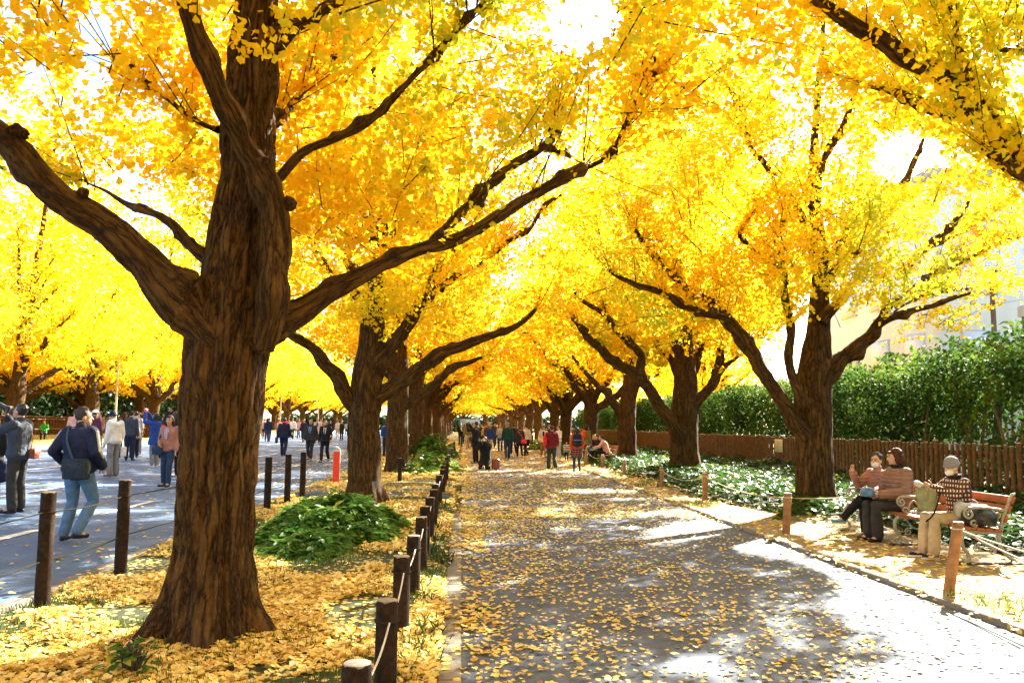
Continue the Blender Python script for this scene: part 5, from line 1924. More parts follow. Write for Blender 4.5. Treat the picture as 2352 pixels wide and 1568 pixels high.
K = dict(
    navy=cloth('cloth_navy', (.018, .022, .055)), black=cloth('cloth_black', (.014, .013, .015)), slate=cloth('cloth_slate', (.045, .055, .075)), char=cloth('cloth_charcoal', (.035, .034, .036)),
    jeans=cloth('cloth_jeans', (.10, .19, .32)), djeans=cloth('cloth_dark_jeans', (.03, .05, .10)), white=cloth('cloth_white', (.72, .72, .70)), cream=cloth('cloth_cream', (.62, .55, .44)), beige=cloth('cloth_beige', (.46, .37, .25)),
    grey=cloth('cloth_grey', (.20, .20, .20)), lgrey=cloth('cloth_light_grey', (.42, .41, .42)), maroon=cloth('cloth_maroon', (.13, .012, .022)), plum=cloth('cloth_plum', (.12, .03, .06)), green=cloth('cloth_dark_green', (.012, .05, .04)),
    olive=cloth('cloth_olive', (.17, .15, .05)), dolive=cloth('cloth_dark_olive', (.035, .045, .025)), orange=cloth('cloth_orange', (.62, .10, .015)), pink=cloth('cloth_pink', (.66, .36, .33)), blue=cloth('cloth_blue', (.02, .06, .28)), tan=cloth('cloth_tan', (.33, .17, .09)),
    rose=cloth('cloth_rose', (.40, .18, .12)), magenta=cloth('cloth_magenta', (.30, .03, .16)), brown=cloth('cloth_brown', (.10, .055, .03)), red=cloth('cloth_red', (.62, .02, .03)), lblue=cloth('cloth_light_blue', (.25, .42, .70)), bgreen=cloth('cloth_bright_green', (.03, .30, .06)),
    leather=simple('leather_brown', (.20, .045, .02), .4, .2, 12, .5), bleather=simple('leather_black', (.02, .018, .018), .4, .2, 12, .5), rleather=simple('leather_red', (.70, .02, .06), .4, .1, 12, .5),
    shoe=simple('shoe_black', (.018, .016, .016), .45, .2), shoeb=simple('shoe_brown', (.28, .08, .03), .5, .2), shoew=simple('shoe_white', (.6, .58, .55), .6, .1), shoebl=simple('shoe_blue', (.10, .25, .42), .6, .25, 40), sole=simple('shoe_sole', (.66, .62, .54), .7, .05),
    quilt=stripes('quilted_brown', (.26, .15, .11), (0, 0, 0), 9, quilt=True), quilt2=stripes('quilted_mauve', (.34, .17, .14), (0, 0, 0), 10, quilt=True), knit=stripes('knit_pattern', (.085, .03, .02), (.62, .55, .45), 19, mode=(.1, 1.15, 'MULTIPLY')),
    stripe=stripes('striped_shirt', (.70, .66, .56), (.03, .03, .05), 11), plaid=stripes('plaid_cloth', (.10, .03, .05), (.26, .10, .06), 13, mode=(.6, .8, 'MAXIMUM')), beanie=stripes('beanie_knit', (.17, .17, .19), (.23, .23, .25), 40),
    print_=stripes('floral_blouse', (.55, .38, .45), (.25, .12, .30), 22, mode=(.3, 1, 'MULTIPLY')))

# ------------------------------------------------------------------ bench with iron frames
M_IRON = simple('bench_iron', (.30, .30, .24), .55, .3, 30, .4, .3)
M_SLAT = simple('bench_slat', (.33, .095, .03), .5, .25, 10, .4, .1)
BX, BY0, BY1 = 5.74, 9.22, 12.16
BM = 10.70
bench = thing('park_bench', 'long red brown slatted bench with scrolled iron frames, three women on it', 'bench', (BX, BY0, 0))


def spiral(cx, cz, r0, r1, a0, turns, n=22):
    return [(cx + (r0 + (r1 - r0) * i / (n - 1)) * math.cos(a0 + turns * 6.283 * i / (n - 1)), cz + (r0 + (r1 - r0) * i / (n - 1)) * math.sin(a0 + turns * 6.283 * i / (n - 1))) for i in range(n)]


SZ = .425
for yy in (0.02, BM - BY0, BY1 - BY0 - .02):
    def tb(mb, pts, r, step=.03):
        mb.tube([(a, yy, b) for a, b in pts], [r] * len(pts) if not isinstance(r, list) else r, 8, step=step)
    mb = MB()
    tb(mb, [(.0, SZ - .03), (.2, SZ - .045), (.44, SZ - .05)], .022)
    tb(mb, [(.02, SZ - .03), (-.035, .33), (-.03, .22), (.04, .12), (.02, .07), (-.04, .06)], [.026, .026, .022, .02, .02, .022])
    tb(mb, [(.42, SZ - .04), (.40, .30), (.44, .18), (.52, .09), (.58, .065)], [.026, .024, .02, .02, .022])
    tb(mb, [(.10, SZ - .05), (.20, .26), (.30, .24), (.40, .30)], .012)
    tb(mb, spiral(.14, .2, .05, .012, 1.2, 1.4), .010, None)
    tb(mb, spiral(.32, .17, .045, .012, 2.2, -1.4), .010, None)
    tb(mb, [(.42, SZ - .05), (.46, .52), (.52, .66), (.585, .80), (.62, .81)], [.026, .024, .022, .02, .012])
    mb.box((.0, yy, .035), (.07, .07, .07), bev=.015)
    mb.box((.57, yy, .035), (.07, .07, .07), bev=.015)
    f = mb.build('iron_frame', M_IRON, bench, angle=60)
    mb = MB()
    tb(mb, [(.50, .62), (.36, .64), (.18, .655), (.06, .65)], [.016, .018, .02, .02])
    tb(mb, spiral(.06, .585, .066, .014, 1.55, 1.5), .013, None)
    tb(mb, spiral(.11, SZ + .05, .05, .012, -1.8, 1.35), .012, None)
    tb(mb, [(.16, SZ + .05), (.17, .55), (.23, .60), (.28, .55), (.33, .48), (.42, SZ + .03)], .012)
    tb(mb, spiral(.40, .56, .045, .012, -1.5, -1.4), .011, None)
    tb(mb, spiral(.30, SZ + .045, .036, .012, 1.5, 1.3), .010, None)
    mb.build('armrest', M_IRON, f, angle=60)
    MB().box((.27, yy, .0), (.78, .14, .09), bev=.02).build('footing', simple('bench_footing', (.05, .03, .025), .9, .3), bench, smooth=False)
mb = MB()
for k in range(4):
    mb.box((.06 + k * .105, (BY1 - BY0) / 2, SZ - .004 - k * .006), (.092, BY1 - BY0 + .06, .03), bev=.006)
mb.build('seat', M_SLAT, bench, smooth=False)
mb = MB()
for k in range(3):
    xx, zz = .475 + k * .047, .53 + k * .105
    c, s = math.cos(R(24)), math.sin(R(24))
    mb.box((xx, (BY1 - BY0) / 2, zz), (.028, BY1 - BY0 + .06, .088), bev=.006, rot=[[c, 0, s], [0, 1, 0], [-s, 0, c]])
mb.build('backrest', M_SLAT, bench, smooth=False)

DZ = SZ + .02 - .41      # seat height versus the sitting pose


def sit(**k):
    p = dict(SIT)
    p.update(k)
    return p


HX = 5.99
# the woman at the far end, legs crossed, one hand raised
p1 = sit(kneeR=(.02, .43, .60), ankR=(.10, .74, .30), toeR=(.13, .92, .27), kneeL=(-.02, .42, .52), ankL=(-.03, .40, .085), elR=(.25, .20, .80), wrR=(.15, .42, 1.0), elL=(-.24, .10, .78), wrL=(-.06, .28, .70), shL=(-.165, .0, 1.0), shR=(.165, .0, 1.0), chest=(0, 0, .88), neck=(0, .03, 1.06), head=(0, .06, 1.20))
p1 = {k: (None if v is None else (v[0], v[1], v[2])) for k, v in p1.items()}
W1, J1 = person('woman on the far bench end, legs crossed, in mauve quilted jacket and white mask', HX, 11.62, R(112), 1.50, p1, dict(top=K['quilt2'], puff=.034, hem=.12, pants=K['black'], shoe=K['shoebl'], sole=K['sole'], mask=True, hair='black', cut='short', hyaw=15, hpitch=-3, fat=1.02, curl=.35, fwdR=(0, .2, 1)), 'women on the bench', 0, z=.02)
p2 = sit(kneeL=(-.09, .44, .53), kneeR=(.11, .44, .53), elL=(-.25, .06, .74), elR=(.26, .08, .74), wrL=(-.08, .33, .69), wrR=(.10, .36, .69), neck=(0, .0, 1.08), head=(0, .035, 1.225))
W2, J2 = person('bareheaded woman in the middle of the bench, brown quilted coat, reddish brown bob', HX, 11.13, R(98), 1.56, p2, dict(top=K['quilt'], puff=.042, hem=.35, pants=K['char'], wide=.04, shoe=K['shoe'], hair='brown', cut='bob', hyaw=-28, hpitch=-2, fat=1.1, scarf=K['black'], curl=.6), 'women on the bench', 0, z=.02)
p3 = sit(kneeL=(-.10, .44, .53), kneeR=(.09, .45, .53), ankL=(-.09, .47, .085), ankR=(.09, .49, .085), chest=(0, .02, .87), shL=(-.165, .03, .99), shR=(.165, .03, .99), neck=(0, .05, 1.05), head=(0, .10, 1.19), elL=(-.23, .22, .83), elR=(.23, .22, .83), wrL=(-.05, .42, .93), wrR=(.06, .40, .90))
W3, J3 = person('woman nearest on the bench in a patterned knit sweater, grey knit cap and mask', HX - .0, 9.72, R(95), 1.52, p3, dict(top=K['knit'], puff=.022, pants=K['beige'], wide=.03, shoe=K['navy'], sole=K['sole'], mask=True, hair='grey', cut='short', beanie=K['beanie'], scarf=K['black'], hyaw=8, hpitch=-16, fat=1.05, curl=.8), 'women on the bench', 0, z=.02)
# things on the bench and in laps
bag('handbag', 'flat dark handbag lying on the lap of the woman with crossed legs', W1, (0, .30, .65), (.26, .22, .07), K['bleather'], flap=False)
bag('plastic_bag', 'crumpled blue plastic bag held on the lap of the woman in the brown coat', W2, (.06, .42, .66), (.24, .16, .12), simple('plastic_blue', (.06, .16, .30), .3, .5, 14, .5), flap=False)
b = bag('backpack', 'green grey backpack propped on the knees of the woman in the knit sweater', W3, (.0, .42, .70), (.25, .16, .26), simple('pack_green', (.22, .23, .13), .8, .25), strap=None, flap=True)
MB().tube([(-.1, -.1, .12), (-.17, -.02, -.02), (-.16, .05, -.18), (-.1, .1, -.26)], [.014] * 4, 6, step=.03, flat=.5).build('strap', K['black'], b)
MB().tube([(.0, .05, .14), (.10, .06, .17), (.14, -.04, .14)], [.03, .04, .03], 8, step=.03).build('top_roll', simple('pack_pale', (.5, .5, .42), .8, .2), b)
b = bag('duffel_bag', 'bulky black bag with a white side panel lying at the near end of the bench', None, (6.0, 9.37, SZ + .14), (.34, .38, .23), simple('nylon_black', (.016, .016, .024), .35, .3, 10, .5), flap=False)
MB().box((-.04, .21, .0), (.22, .05, .25), bev=.02).build('side_panel', K['white'], b)
MB().tube([(-.16, .21, -.13), (-.17, .2, .02), (-.14, .2, .12), (.05, .2, .15), (.12, .2, .11)], [.010] * 5, 6, step=.03).build('piping', K['lgrey'], b)
# ------------------------------------------------------------------ the crowd on the road
GC = 'people standing and walking on the road'
def crowd(label, u, v0, v1, rz, po, look, lod=1, group=GC, hint=1.66, k=.5, dy=0):
    x, y, H = put(u, v0, v1, hint, k)
    y += dy
    lk = dict(shoe=K['shoe'])
    lk.update(look)
    return person(label, x, y, R(rz), H, po, lk, group, lod)


L = dict
# the photographer at the left edge
cp = pose(elL=(-.17, .26, 1.27), wrL=(-.04, .40, 1.56), elR=(.20, .20, 1.25), wrR=(.07, .26, 1.50), head=(0, .03, 1.585))
t, J = crowd('photographer at the left edge in a slate jacket raising a long lens camera', 42, 932, 1168, 84, cp, L(top=K['slate'], puff=.03, pants=K['char'], wide=.03, hair='black', hpitch=16, fat=1.08, curl=1.0), 0)
w = world(t, J['head'] + np.array([0, .17, .05]))
c_ = thing('camera', 'black camera with a long raised lens held by the photographer at the left edge', 'camera', tuple(w), t.rotation_euler[2])
c_.rotation_euler = (R(22), 0, t.rotation_euler[2])
MB().box((0, 0, 0), (.14, .07, .10), bev=.015).build('camera_body', K['bleather'], c_)
MB().tube([(0, .03, 0), (0, .12, 0), (0, .13, 0), (0, .30, 0), (0, .31, 0), (0, .37, 0)], [.035, .036, .042, .042, .05, .05], 14).build('lens', simple('lens_grey', (.05, .05, .06), .35, .2), c_)
bag('shoulder_bag', 'red brown leather shoulder bag on the hip of the photographer at the left edge', t, (.10, -.19, .96), (.20, .12, .17), K['leather'], strap=[(.05, -.18, 1.04), (.09, -.15, 1.25), (.14, -.02, 1.46)], rz=R(180))
# figure cut by the left frame edge
t, J = crowd('dark clad figure cut off by the left picture edge', -22, 1000, 1195, 20, HOLD, L(top=K['black'], puff=.04, pants=K['black'], hair='black'), 1)
bag('backpack', 'dark blue backpack of the figure cut by the left picture edge', t, (.16, -.02, .62), (.20, .16, .34), K['navy'])
# the man walking past
wp = pose(kneeL=(-.10, .05, .49), ankL=(-.13, -.04, .085), kneeR=(.12, .16, .50), ankR=(.10, -.10, .13), elL=(-.30, -.10, 1.14), wrL=(-.27, .10, .98), elR=(.28, -.06, 1.13), wrR=(.24, .14, .95), head=(0, .05, 1.575))
t, J = crowd('dark grey haired man in navy jacket with pale sleeve stripes, walking behind the posts', 180, 945, 1235, -14, wp, L(top=K['navy'], puff=.034, pants=K['jeans'], wide=.02, hair='dark', hyaw=-48, fat=1.12, armstripe=K['cream']), 0)
bag('shoulder_bag', 'large dark shoulder bag on the back of the man with pale sleeve stripes', t, (.13, -.21, .93), (.36, .15, .26), cloth('bag_dark', (.022, .03, .045), .7), strap=[(.05, -.19, 1.05), (-.06, -.17, 1.28), (-.13, -.06, 1.45), (-.12, .06, 1.44)], strapmat=cloth('strap_grey', (.06, .08, .11)), rz=R(180))
t, J = crowd('man in a white sun hat and plum jacket, seen from behind', 216, 941, 1050, -10, STAND, L(top=K['plum'], puff=.025, pants=K['beige'], hair='black', hat=K['white'], hyaw=-20), 1)
t, J = crowd('stooping man in a white jacket and dark blue cap, looking left', 262, 944, 1089, 62, pose(neck=(0, .06, 1.43), head=(0, .13, 1.55), chest=(0, .02, 1.26)), L(top=K['white'], puff=.03, pants=K['grey'], wide=.03, hair='grey', beanie=K['navy'], shoe=K['shoeb'], hpitch=-6), 1)
bag('plastic_bag', 'white plastic bag hanging from the hand of the man in the white jacket', t, (.24, -.08, .66), (.16, .10, .26), K['white'], flap=False)
t, J = crowd('grey coated woman with a hood, light sash hanging at her back', 310, 943, 1046, 30, HOLD, L(top=K['lgrey'], puff=.03, hem=.42, hood=True, pants=K['black'], hair='black'), 1)
t, J = crowd('woman in a blue coat and grey trousers holding a pink phone up high', 356, 950, 1070, 68, SHOOTUP, L(top=K['blue'], puff=.025, hem=.45, pants=K['grey'], hair='black', cut='bob', hpitch=22, shoe=K['shoew']), 1)
w = world(t, (J['wrL'] + J['wrR']) / 2 + np.array([0, .05, .10]))
c_ = thing('phone', 'pink phone held up by the woman in the blue coat', 'phone', tuple(w), t.rotation_euler[2])
MB().box((0, 0, 0), (.17, .02, .10), bev=.006).build('phone_case', simple('phone_pink', (.75, .12, .25), .4, .05), c_)
t, J = crowd('black haired person with a camera lifted overhead beside the largest trunk', 400, 945, 1085, 40, SHOOTUP, L(top=K['black'], puff=.02, pants=K['black'], hair='black', cut='bob', hpitch=15), 1)
w = world(t, (J['wrL'] + J['wrR']) / 2 + np.array([0, .03, .09]))
c_ = thing('camera', 'small dark camera held overhead beside the largest trunk', 'camera', tuple(w), t.rotation_euler[2])
MB().box((0, 0, 0), (.13, .05, .08), bev=.01).build('camera_body', K['bleather'], c_)
MB().tube([(0, .02, 0), (0, .08, 0)], [.03, .032], 10).build('lens', MATS['lens_grey'], c_)
t, J = crowd('woman in a rose brown jacket and floral blouse, dark jeans, walking toward us', 387, 962, 1120, 168, pose(kneeL=(-.09, .1, .50), ankL=(-.09, .10, .09), elR=(.24, -.02, 1.12), wrR=(.12, .2, 1.02)), L(top=K['rose'], puff=.02, pants=K['djeans'], hair='brown', cut='long', shirt=K['print_'], hyaw=8), 1)
bag('handbag', 'blue and dark handbag hanging before the woman in the rose brown jacket', t, (.20, .12, .84), (.26, .12, .18), K['djeans'], strap=[(.18, .1, .92), (.2, .06, 1.12), (.18, .0, 1.36)])
t, J = crowd('man in a slate blue suit with his back to us, behind the white jacket', 300, 942, 1052, 5, STAND, L(top=K['slate'], puff=.02, pants=K['navy'], hair='brown', hyaw=-20), 1)
t, J = crowd('dark haired figure in purple black between the white jacket and the slate suit', 284, 948, 1048, 20, STAND, L(top=K['navy'], pants=K['black'], hair='brown', cut='bob'), 1)
t, J = crowd('grey haired man in navy, half hidden behind the striped sleeve jacket', 190, 938, 1035, 50, STAND, L(top=K['navy'], pants=K['black'], hair='white'), 1)
t, J = crowd('figure in a pale pink jacket at the left of the crowd', 171, 940, 1036, 20, STAND, L(top=K['pink'], pants=K['black'], hair='brown'), 1)
t, J = crowd('figure in a red and cream top partly behind the slate suit', 318, 948, 1040, 170, HOLD, L(top=K['cream'], pants=K['grey'], hair='brown', cut='bob'), 2)
t, J = crowd('figure in white behind the sun hat', 228, 944, 1030, 160, STAND, L(top=K['tan'], pants=K['black'], hair='brown'), 2)
t, J = crowd('figure in a red top with a dark bag left of the rose brown jacket', 374, 962, 1060, 190, HOLD, L(top=K['red'], pants=K['black'], hair='black', cut='bob'), 2)
# person in green sitting by the far trunk
x, y = float(P(101, 990, 50).x), 50.0
person('person in bright green sitting low under the far trees', x, y, R(200), 1.6, SIT, dict(top=K['bgreen'], pants=K['black'], shoe=K['shoe'], hair='black'), GC, 2, z=float(gz(x)) - .02)
# ---- between the first and second trunk
t, J = crowd('dark suited man seen from behind, black briefcase in hand', 652, 959, 1047, 3, STEP, L(top=K['navy'], puff=.026, hem=.15, pants=K['navy'], wide=.02, fat=1.1, hair='black'), 1)
bag('briefcase', 'black briefcase carried by the dark suited man seen from behind', t, (-.30, -.02, .74), (.09, .36, .27), K['bleather'], flap=False)
t, J = crowd('suited man in a light blue shirt and blue tie, walking toward us', 713, 964, 1058, 178, STEP, L(top=K['char'], puff=.026, hem=.15, pants=K['char'], fat=1.08, shirt=K['lblue'], tie=K['blue'], hair='black', hyaw=-10), 1)
t, J = crowd('slim suited man in a white shirt with papers under his arm, walking toward us', 747, 966, 1062, 176, STEP2, L(top=K['black'], puff=.022, hem=.15, pants=K['black'], shirt=K['white'], tie=K['navy'], hair='black', hyaw=8), 1)
w = world(t, (-.24, .02, .92))
c_ = thing('folder', 'cream folder of papers under the arm of the slim suited man', 'folder', tuple(w), t.rotation_euler[2])
MB().box((0, 0, 0), (.025, .24, .32), bev=.005).build('cover', K['cream'], c_)
for sp in [
    ('woman with a red backpack and magenta jacket just right of the largest trunk', 616, 964, 1004, 10, STEP, L(top=K['magenta'], pants=K['jeans'], hair='black', cut='bob'), 'pack'),
    ('figure in white at the edge of the largest trunk', 604, 962, 1002, 0, STAND, L(top=K['white'], pants=K['tan'], hair='blond'), None),
    ('figure in a brown top behind the dark suited man', 639, 958, 1000, 20, HOLD, L(top=K['brown'], pants=K['olive'], hair='blond'), None),
    ('woman in a white blouse walking toward us behind the dark suited man', 672, 959, 1008, 180, STEP, L(top=K['white'], pants=K['char'], hair='brown', cut='bob'), None),
    ('figure in dark red beside the white blouse', 682, 958, 1000, 150, STAND, L(top=K['brown'], skirt=K['grey'], hair='brown', cut='bob'), None),
    ('navy clad man with a light blue bag behind the suited pair', 697, 963, 1017, 165, STEP, L(top=K['navy'], pants=K['navy'], hair='black'), 'lbag'),
    ('tall man in an open cream coat behind the suited pair', 729, 956, 1018, 178, STEP2, L(top=K['cream'], hem=.5, pants=K['navy'], shirt=K['navy'], hair='grey'), None),
    ('figure in pink red between the two suited men', 737, 962, 1012, 170, STAND, L(top=K['rose'], pants=K['navy'], hair='black'), None),
    ('figure in a navy coat right of the slim suited man', 759, 967, 1014, 175, STEP, L(top=K['navy'], hem=.4, pants=K['black'], hair='black'), None),
    ('woman in a white jacket walking away near the second trunk', 776, 965, 1005, 8, STEP, L(top=K['cream'], pants=K['cream'], hair='black'), None),
    ('dark long coated figure near the second trunk', 785, 967, 1011, 150, STAND, L(top=K['black'], hem=.8, pants=K['black'], hair='black'), None),
    ('figure in a red coat by the pole across the road', 656, 961, 998, 180, STAND, L(top=K['red'], pants=K['black'], hair='black'), None),
    ('figure in a blue jacket seen between the second and third trunks', 884, 976, 1030, 10, STAND, L(top=K['blue'], puff=.04, pants=K['djeans'], hair='black'), None),
    ('red topped figure behind the blue jacket between the trunks', 889, 970, 1018, 190, SHOOT, L(top=K['maroon'], pants=K['djeans'], hair='black'), None),
]:
    t, J = crowd(*sp[:7], lod=2)
    if sp[7] == 'pack':
        bag('backpack', 'red backpack on the woman in magenta', t, (0, -.19, 1.17), (.30, .16, .40), K['red'], flap=False)
    elif sp[7] == 'lbag':
        bag('plastic_bag', 'light blue bag carried by the navy clad man', t, (.28, .05, .72), (.14, .22, .28), K['lblue'], flap=False)

# ------------------------------------------------------------------ people on the footpath
GW = 'people on the footpath'
def walk(*a, lod=1, **k):
    return crowd(*a, lod=lod, group=GW, **k)


t, J = walk('man in black with an arm raised to take a photo, dark bag at his hip', 1093, 968, 1063, 58, pose(elL=(-.18, .26, 1.34), wrL=(-.08, .38, 1.60), elR=(.20, .24, 1.32), wrR=(.06, .36, 1.58)), L(top=K['black'], puff=.026, pants=K['black'], hair='black', fat=1.08, hpitch=10))
bag('shoulder_bag', 'dark bag at the hip of the man in black taking a photo', t, (-.12, .12, .96), (.30, .14, .20), K['bleather'], strap=[(-.1, .1, 1.05), (0, .12, 1.28), (.12, .0, 1.45)])
t, J = walk('woman in black kneeling on the path with raised hands', 1114, 940, 1047, 165, KNEEL, L(top=K['black'], puff=.04, hem=.6, pants=K['black'], hair='brown', cut='bob', hpitch=10), k=0, hint=1.62)
kx, ky = t.location[0], t.location[1]
bag('handbag', 'brown leather bag standing beside the kneeling woman', None, (kx + .38, ky + .05, .22), (.28, .16, .36), K['leather'], flap=True)
t, J = walk('grey haired man in a dark green sweater and jeans, walking away', 1166, 971, 1056, 4, STEP2, L(top=K['green'], puff=.02, pants=K['djeans'], hair='grey', shoe=K['shoeb'], fat=1.12))
t, J = walk('woman in a black coat with a bright red shoulder bag, seen from behind', 1194, 986, 1056, 6, STEP, L(top=K['char'], puff=.03, hem=.3, pants=K['black'], hair='black', shoe=K['shoeb']), hint=1.55)
bag('shoulder_bag', 'bright red shoulder bag of the woman in the black coat', t, (.17, -.16, .78), (.27, .11, .19), K['rleather'], strap=[(.15, -.17, .86), (.02, -.17, 1.08), (-.12, -.08, 1.27)], rz=R(180))
t, J = walk('person in a black jacket beside the green sweater', 1180, 977, 1046, 8, STEP, L(top=K['black'], puff=.03, pants=K['black'], hair='black'))
t, J = walk('woman in a beige top and black skirt right of the red bag', 1209, 979, 1051, 35, STEP2, L(top=K['cream'], skirt=K['black'], hair='brown', cut='tail', pants=K['black']))
t, J = walk('young person in a grey top left of the green sweater', 1149, 978, 1040, 160, HOLD, L(top=K['lgrey'], pants=K['djeans'], hair='black'))
t, J = walk('person in a mustard scarf further left behind the grey top', 1141, 978, 1024, 10, STAND, L(top=K['olive'], hem=.3, pants=K['black'], hair='white'), lod=2)
t, J = walk('man in a dark open jacket and white shirt reading his phone', 1058, 973, 1025, 200, HOLD, L(top=K['black'], puff=.03, pants=K['djeans'], shirt=K['white'], hair='black'))
t, J = walk('figure in a blue coat behind the man reading his phone', 1067, 976, 1020, 30, STAND, L(top=K['navy'], hem=.5, pants=K['black'], hair='brown', cut='bob'), lod=2)
t, J = walk('figure in a black coat left of the man taking a photo', 1079, 976, 1027, 10, STEP, L(top=K['black'], hem=.4, pants=K['black'], hair='black', cut='bob'), lod=2)
t, J = walk('woman in a dark dress looking at her phone behind the man in black', 1106, 977, 1024, 175, HOLD, L(top=K['black'], skirt=K['black'], slen=.65, hair='brown', cut='bob', shoe=K['shoew']), lod=2)
t, J = walk('woman in a white blouse and black trousers coming toward us', 1131, 979, 1018, 180, STEP, L(top=K['white'], pants=K['black'], hair='brown', cut='bob'), lod=2)
t, J = walk('woman in a beige coat behind the kneeling woman', 1119, 982, 1017, 10, STAND, L(top=K['beige'], hem=.4, pants=K['brown'], hair='brown', cut='bob'), lod=2)
t, J = walk('tall dark figure next to the beige coat', 1124, 976, 1015, 0, STEP, L(top=K['black'], pants=K['brown'], hair='black'), lod=2)
t, J = walk('dark figure crouching at the ivy with black hair', 1220, 968, 1026, 80, SIT, L(top=K['char'], pants=K['brown'], hair='black', cut='bob'), k=0, hint=1.6)
t, J = walk('woman in a cream cardigan and brown trousers coming toward us', 1248, 985, 1057, 178, STEP, L(top=K['cream'], puff=.024, hem=.2, pants=K['tan'], shirt=K['black'], hair='brown', cut='bob'))
t, J = walk('white haired man behind the cream cardigan', 1249, 976, 1042, 170, STAND, L(top=K['lgrey'], pants=K['grey'], hair='white'), lod=2)
t, J = walk('woman in a maroon sweater and dark green trousers walking away', 1268, 983, 1084, 4, STEP, L(top=K['maroon'], puff=.022, hem=.1, pants=K['dolive'], wide=.035, hair='black', shoe=K['shoew'], fat=1.05), hint=1.6)
bag('tote_bag', 'red tote bag on the left arm of the woman in maroon', t, (-.26, -.02, 1.02), (.10, .30, .30), K['red'], flap=False, strap=[(-.26, -.1, 1.15), (-.22, -.06, 1.32), (-.24, .1, 1.18)])
t, J = walk('dark haired man behind the maroon sweater', 1261, 979, 1046, 160, STAND, L(top=K['char'], pants=K['black'], hair='black'), lod=2)
t, J = walk('woman in a striped pale top and white trousers right of the maroon sweater', 1283, 984, 1060, 120, HOLD, L(top=K['white'], pants=K['lgrey'], hair='black', cut='tail', shoe=K['shoew']))
x, y, H = put_child(1301, 1015, 1060)
person('small child in a black and cream striped shirt', x, y, R(170), max(.85, H), pose(head=(0, .02, 1.60)), dict(top=K['stripe'], pants=K['navy'], hair='brown', shoe=K['shoew'], fat=1.25), GW, 1)
t, J = walk('woman in an orange top and plaid skirt with a navy backpack', 1325, 989, 1091, -4, STEP, L(top=K['orange'], puff=.022, pants=K['djeans'], plen=.93, skirt=K['plaid'], slen=.5, hair='black', cut='bob', shoe=K['shoe'], wide=0), hint=1.58)
b = bag('backpack', 'navy backpack worn over the orange top', t, (0, -.21, 1.08), (.30, .17, .42), K['navy'], rz=R(180))
MB().tube([(-.13, .09, .0), (0, .11, -.01), (.13, .09, .0)], [.008] * 3, 5).build('zip', K['lgrey'], b)
t, J = walk('woman in an olive coat and dark knit cap looking away to the right', 1348, 980, 1061, -60, STAND, L(top=K['olive'], puff=.03, hem=.4, pants=K['black'], hair='brown', cut='long', beanie=K['dolive']))
bag('backpack', 'orange backpack on the olive coat', t, (0, -.19, 1.18), (.26, .14, .34), K['orange'], flap=False)
# trio seated on a second bench by the ivy
x0 = float(P(1378, 1040, 33.0).x)
b2 = thing('park_bench', 'short wooden bench by the ivy under the seated trio', 'bench', (x0 + .25, 33.0, 0))
mb = MB()
for k in range(3):
    mb.box((-.16 + .16 * k, .0, .42), (.13, 2.0, .035), bev=.008)
mb.build('seat', M_SLAT, b2, smooth=False)
mb = MB()
for k in range(2):
    mb.box((.27 + .03 * k, 0, .58 + .14 * k), (.03, 2.0, .10), bev=.008)
mb.build('backrest', M_SLAT, b2, smooth=False)
for yy in (-.85, .85):
    mb = MB().tube([(-.2, yy, -.02), (-.2, yy, .40), (.2, yy, .40), (.33, yy, .80)], [.025] * 4, 8)
    mb.tube([(.18, yy, -.02), (.2, yy, .40)], [.025] * 2, 8)
    mb.build('iron_frame', M_IRON, b2)
lean = dict(SIT)
lean.update(chest=(0, .08, .86), neck=(0, .16, 1.02), shL=(-.165, .14, .96), shR=(.165, .14, .96), head=(0, .24, 1.13), elL=(-.2, .3, .76), elR=(.2, .3, .76), wrL=(-.05, .5, .72), wrR=(.05, .5, .72))
person('blond haired person seated at the far side of the trio by the ivy', x0 + .10, 33.65, R(96), 1.6, lean, dict(top=K['black'], pants=K['djeans'], hair='blond', cut='bob', shoe=K['shoe']), GW, 1, z=.02)
person('dark haired person seated in the middle of the trio by the ivy', x0 + .10, 33.05, R(92), 1.62, lean, dict(top=K['black'], pants=K['black'], hair='black', shoe=K['shoe']), GW, 1, z=.02)
person('woman in a pink cardigan seated nearest in the trio by the ivy', x0 + .16, 32.4, R(82), 1.6, lean, dict(top=K['pink'], puff=.026, pants=K['black'], hair='black', cut='tail', shoe=K['shoe']), GW, 1, z=.02)

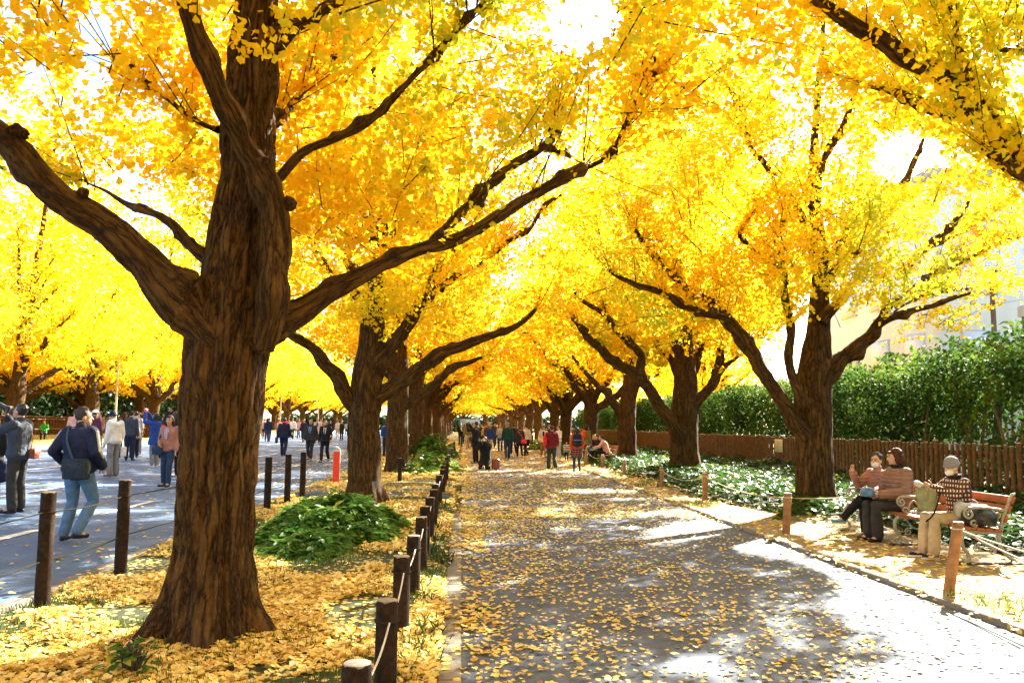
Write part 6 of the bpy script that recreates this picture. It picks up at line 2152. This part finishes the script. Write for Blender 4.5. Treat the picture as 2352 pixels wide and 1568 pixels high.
# ------------------------------------------------------------------ the far crowd: each a small figure of its own
rc = random.Random(12)
tops_ = ['black', 'navy', 'char', 'grey', 'white', 'cream', 'brown', 'maroon', 'beige', 'slate', 'pink', 'red', 'olive', 'tan', 'lgrey', 'blue']
words = dict(black='black', navy='navy', char='charcoal', grey='grey', white='white', cream='cream', brown='brown', maroon='maroon', beige='beige', slate='slate blue', pink='pink', red='red', olive='olive', tan='tan', lgrey='pale grey', blue='blue')
side = ['left of', 'near', 'right of']
def far_row(n, xr, yr, where, grp):
    sp = sorted([(rc.uniform(*xr), rc.uniform(*yr)) for _ in range(n)], key=lambda q: float(project(np.array([[q[0], q[1], 1.5]]))[0][0]))
    for i, (x, y) in enumerate(sp):
        c = rc.choice(tops_)
        pn = rc.choice(['black', 'navy', 'djeans', 'char', 'beige', 'brown'])
        away = rc.random() < .5
        person('tiny %s topped figure %s, %s from the left %s' % (words[c], 'walking away' if away else 'coming closer', ORD[i], where), x, y, R((0 if away else 180) + rc.uniform(-25, 25)), rc.uniform(1.55, 1.76), rc.choice([STAND, STEP, STEP2, HOLD]),
               dict(top=K[c], pants=K[pn], hair=rc.choice(['black', 'black', 'brown', 'grey']), cut=rc.choice(['short', 'bob']), hem=rc.choice([0, 0, .4]), shoe=K['shoe']), grp, 2, vox=.04)


far_row(18, (.3, 4.0), (62, 110), 'far down the footpath', 'tiny figures far down the footpath')
far_row(10, (.2, 2.2), (50, 66), 'behind the kneeling woman', 'small figures behind the kneeling woman')
far_row(16, (-17, -6.5), (70, 110), 'far along the road', 'tiny figures far along the road')
far_row(8, (-19.5, -13), (52, 66), 'on the far road edge', 'small figures on the far road edge')
# banner and sign board at the far end of the path
q = P(1079, 971, 118)
t = thing('banner', 'pale blue banner across the far end of the footpath', 'banner', (q.x, 118, 0))
MB().box((0, 0, q.z), (2.9, .05, 1.1)).build('cloth', K['lblue'], t, smooth=False)
for s in (-1, 1):
    MB().tube([(s * 1.45, 0, 0), (s * 1.45, 0, q.z + .6)], [.04, .04], 6).build('pole', MATS['pole_arm'], t)
q = P(1128, 973, 90)
t = thing('sign_board', 'small white sign board with a blue mark above the far crowd', 'sign', (q.x, 90, 0))
MB().box((0, 0, q.z), (.36, .04, .36)).build('board', K['white'], t, smooth=False)
MB().box((0, -.025, q.z), (.18, .01, .2)).build('mark', K['blue'], t, smooth=False)
MB().tube([(0, .04, 0), (0, .04, q.z)], [.025, .025], 6).build('pole', MATS['pole_arm'], t)
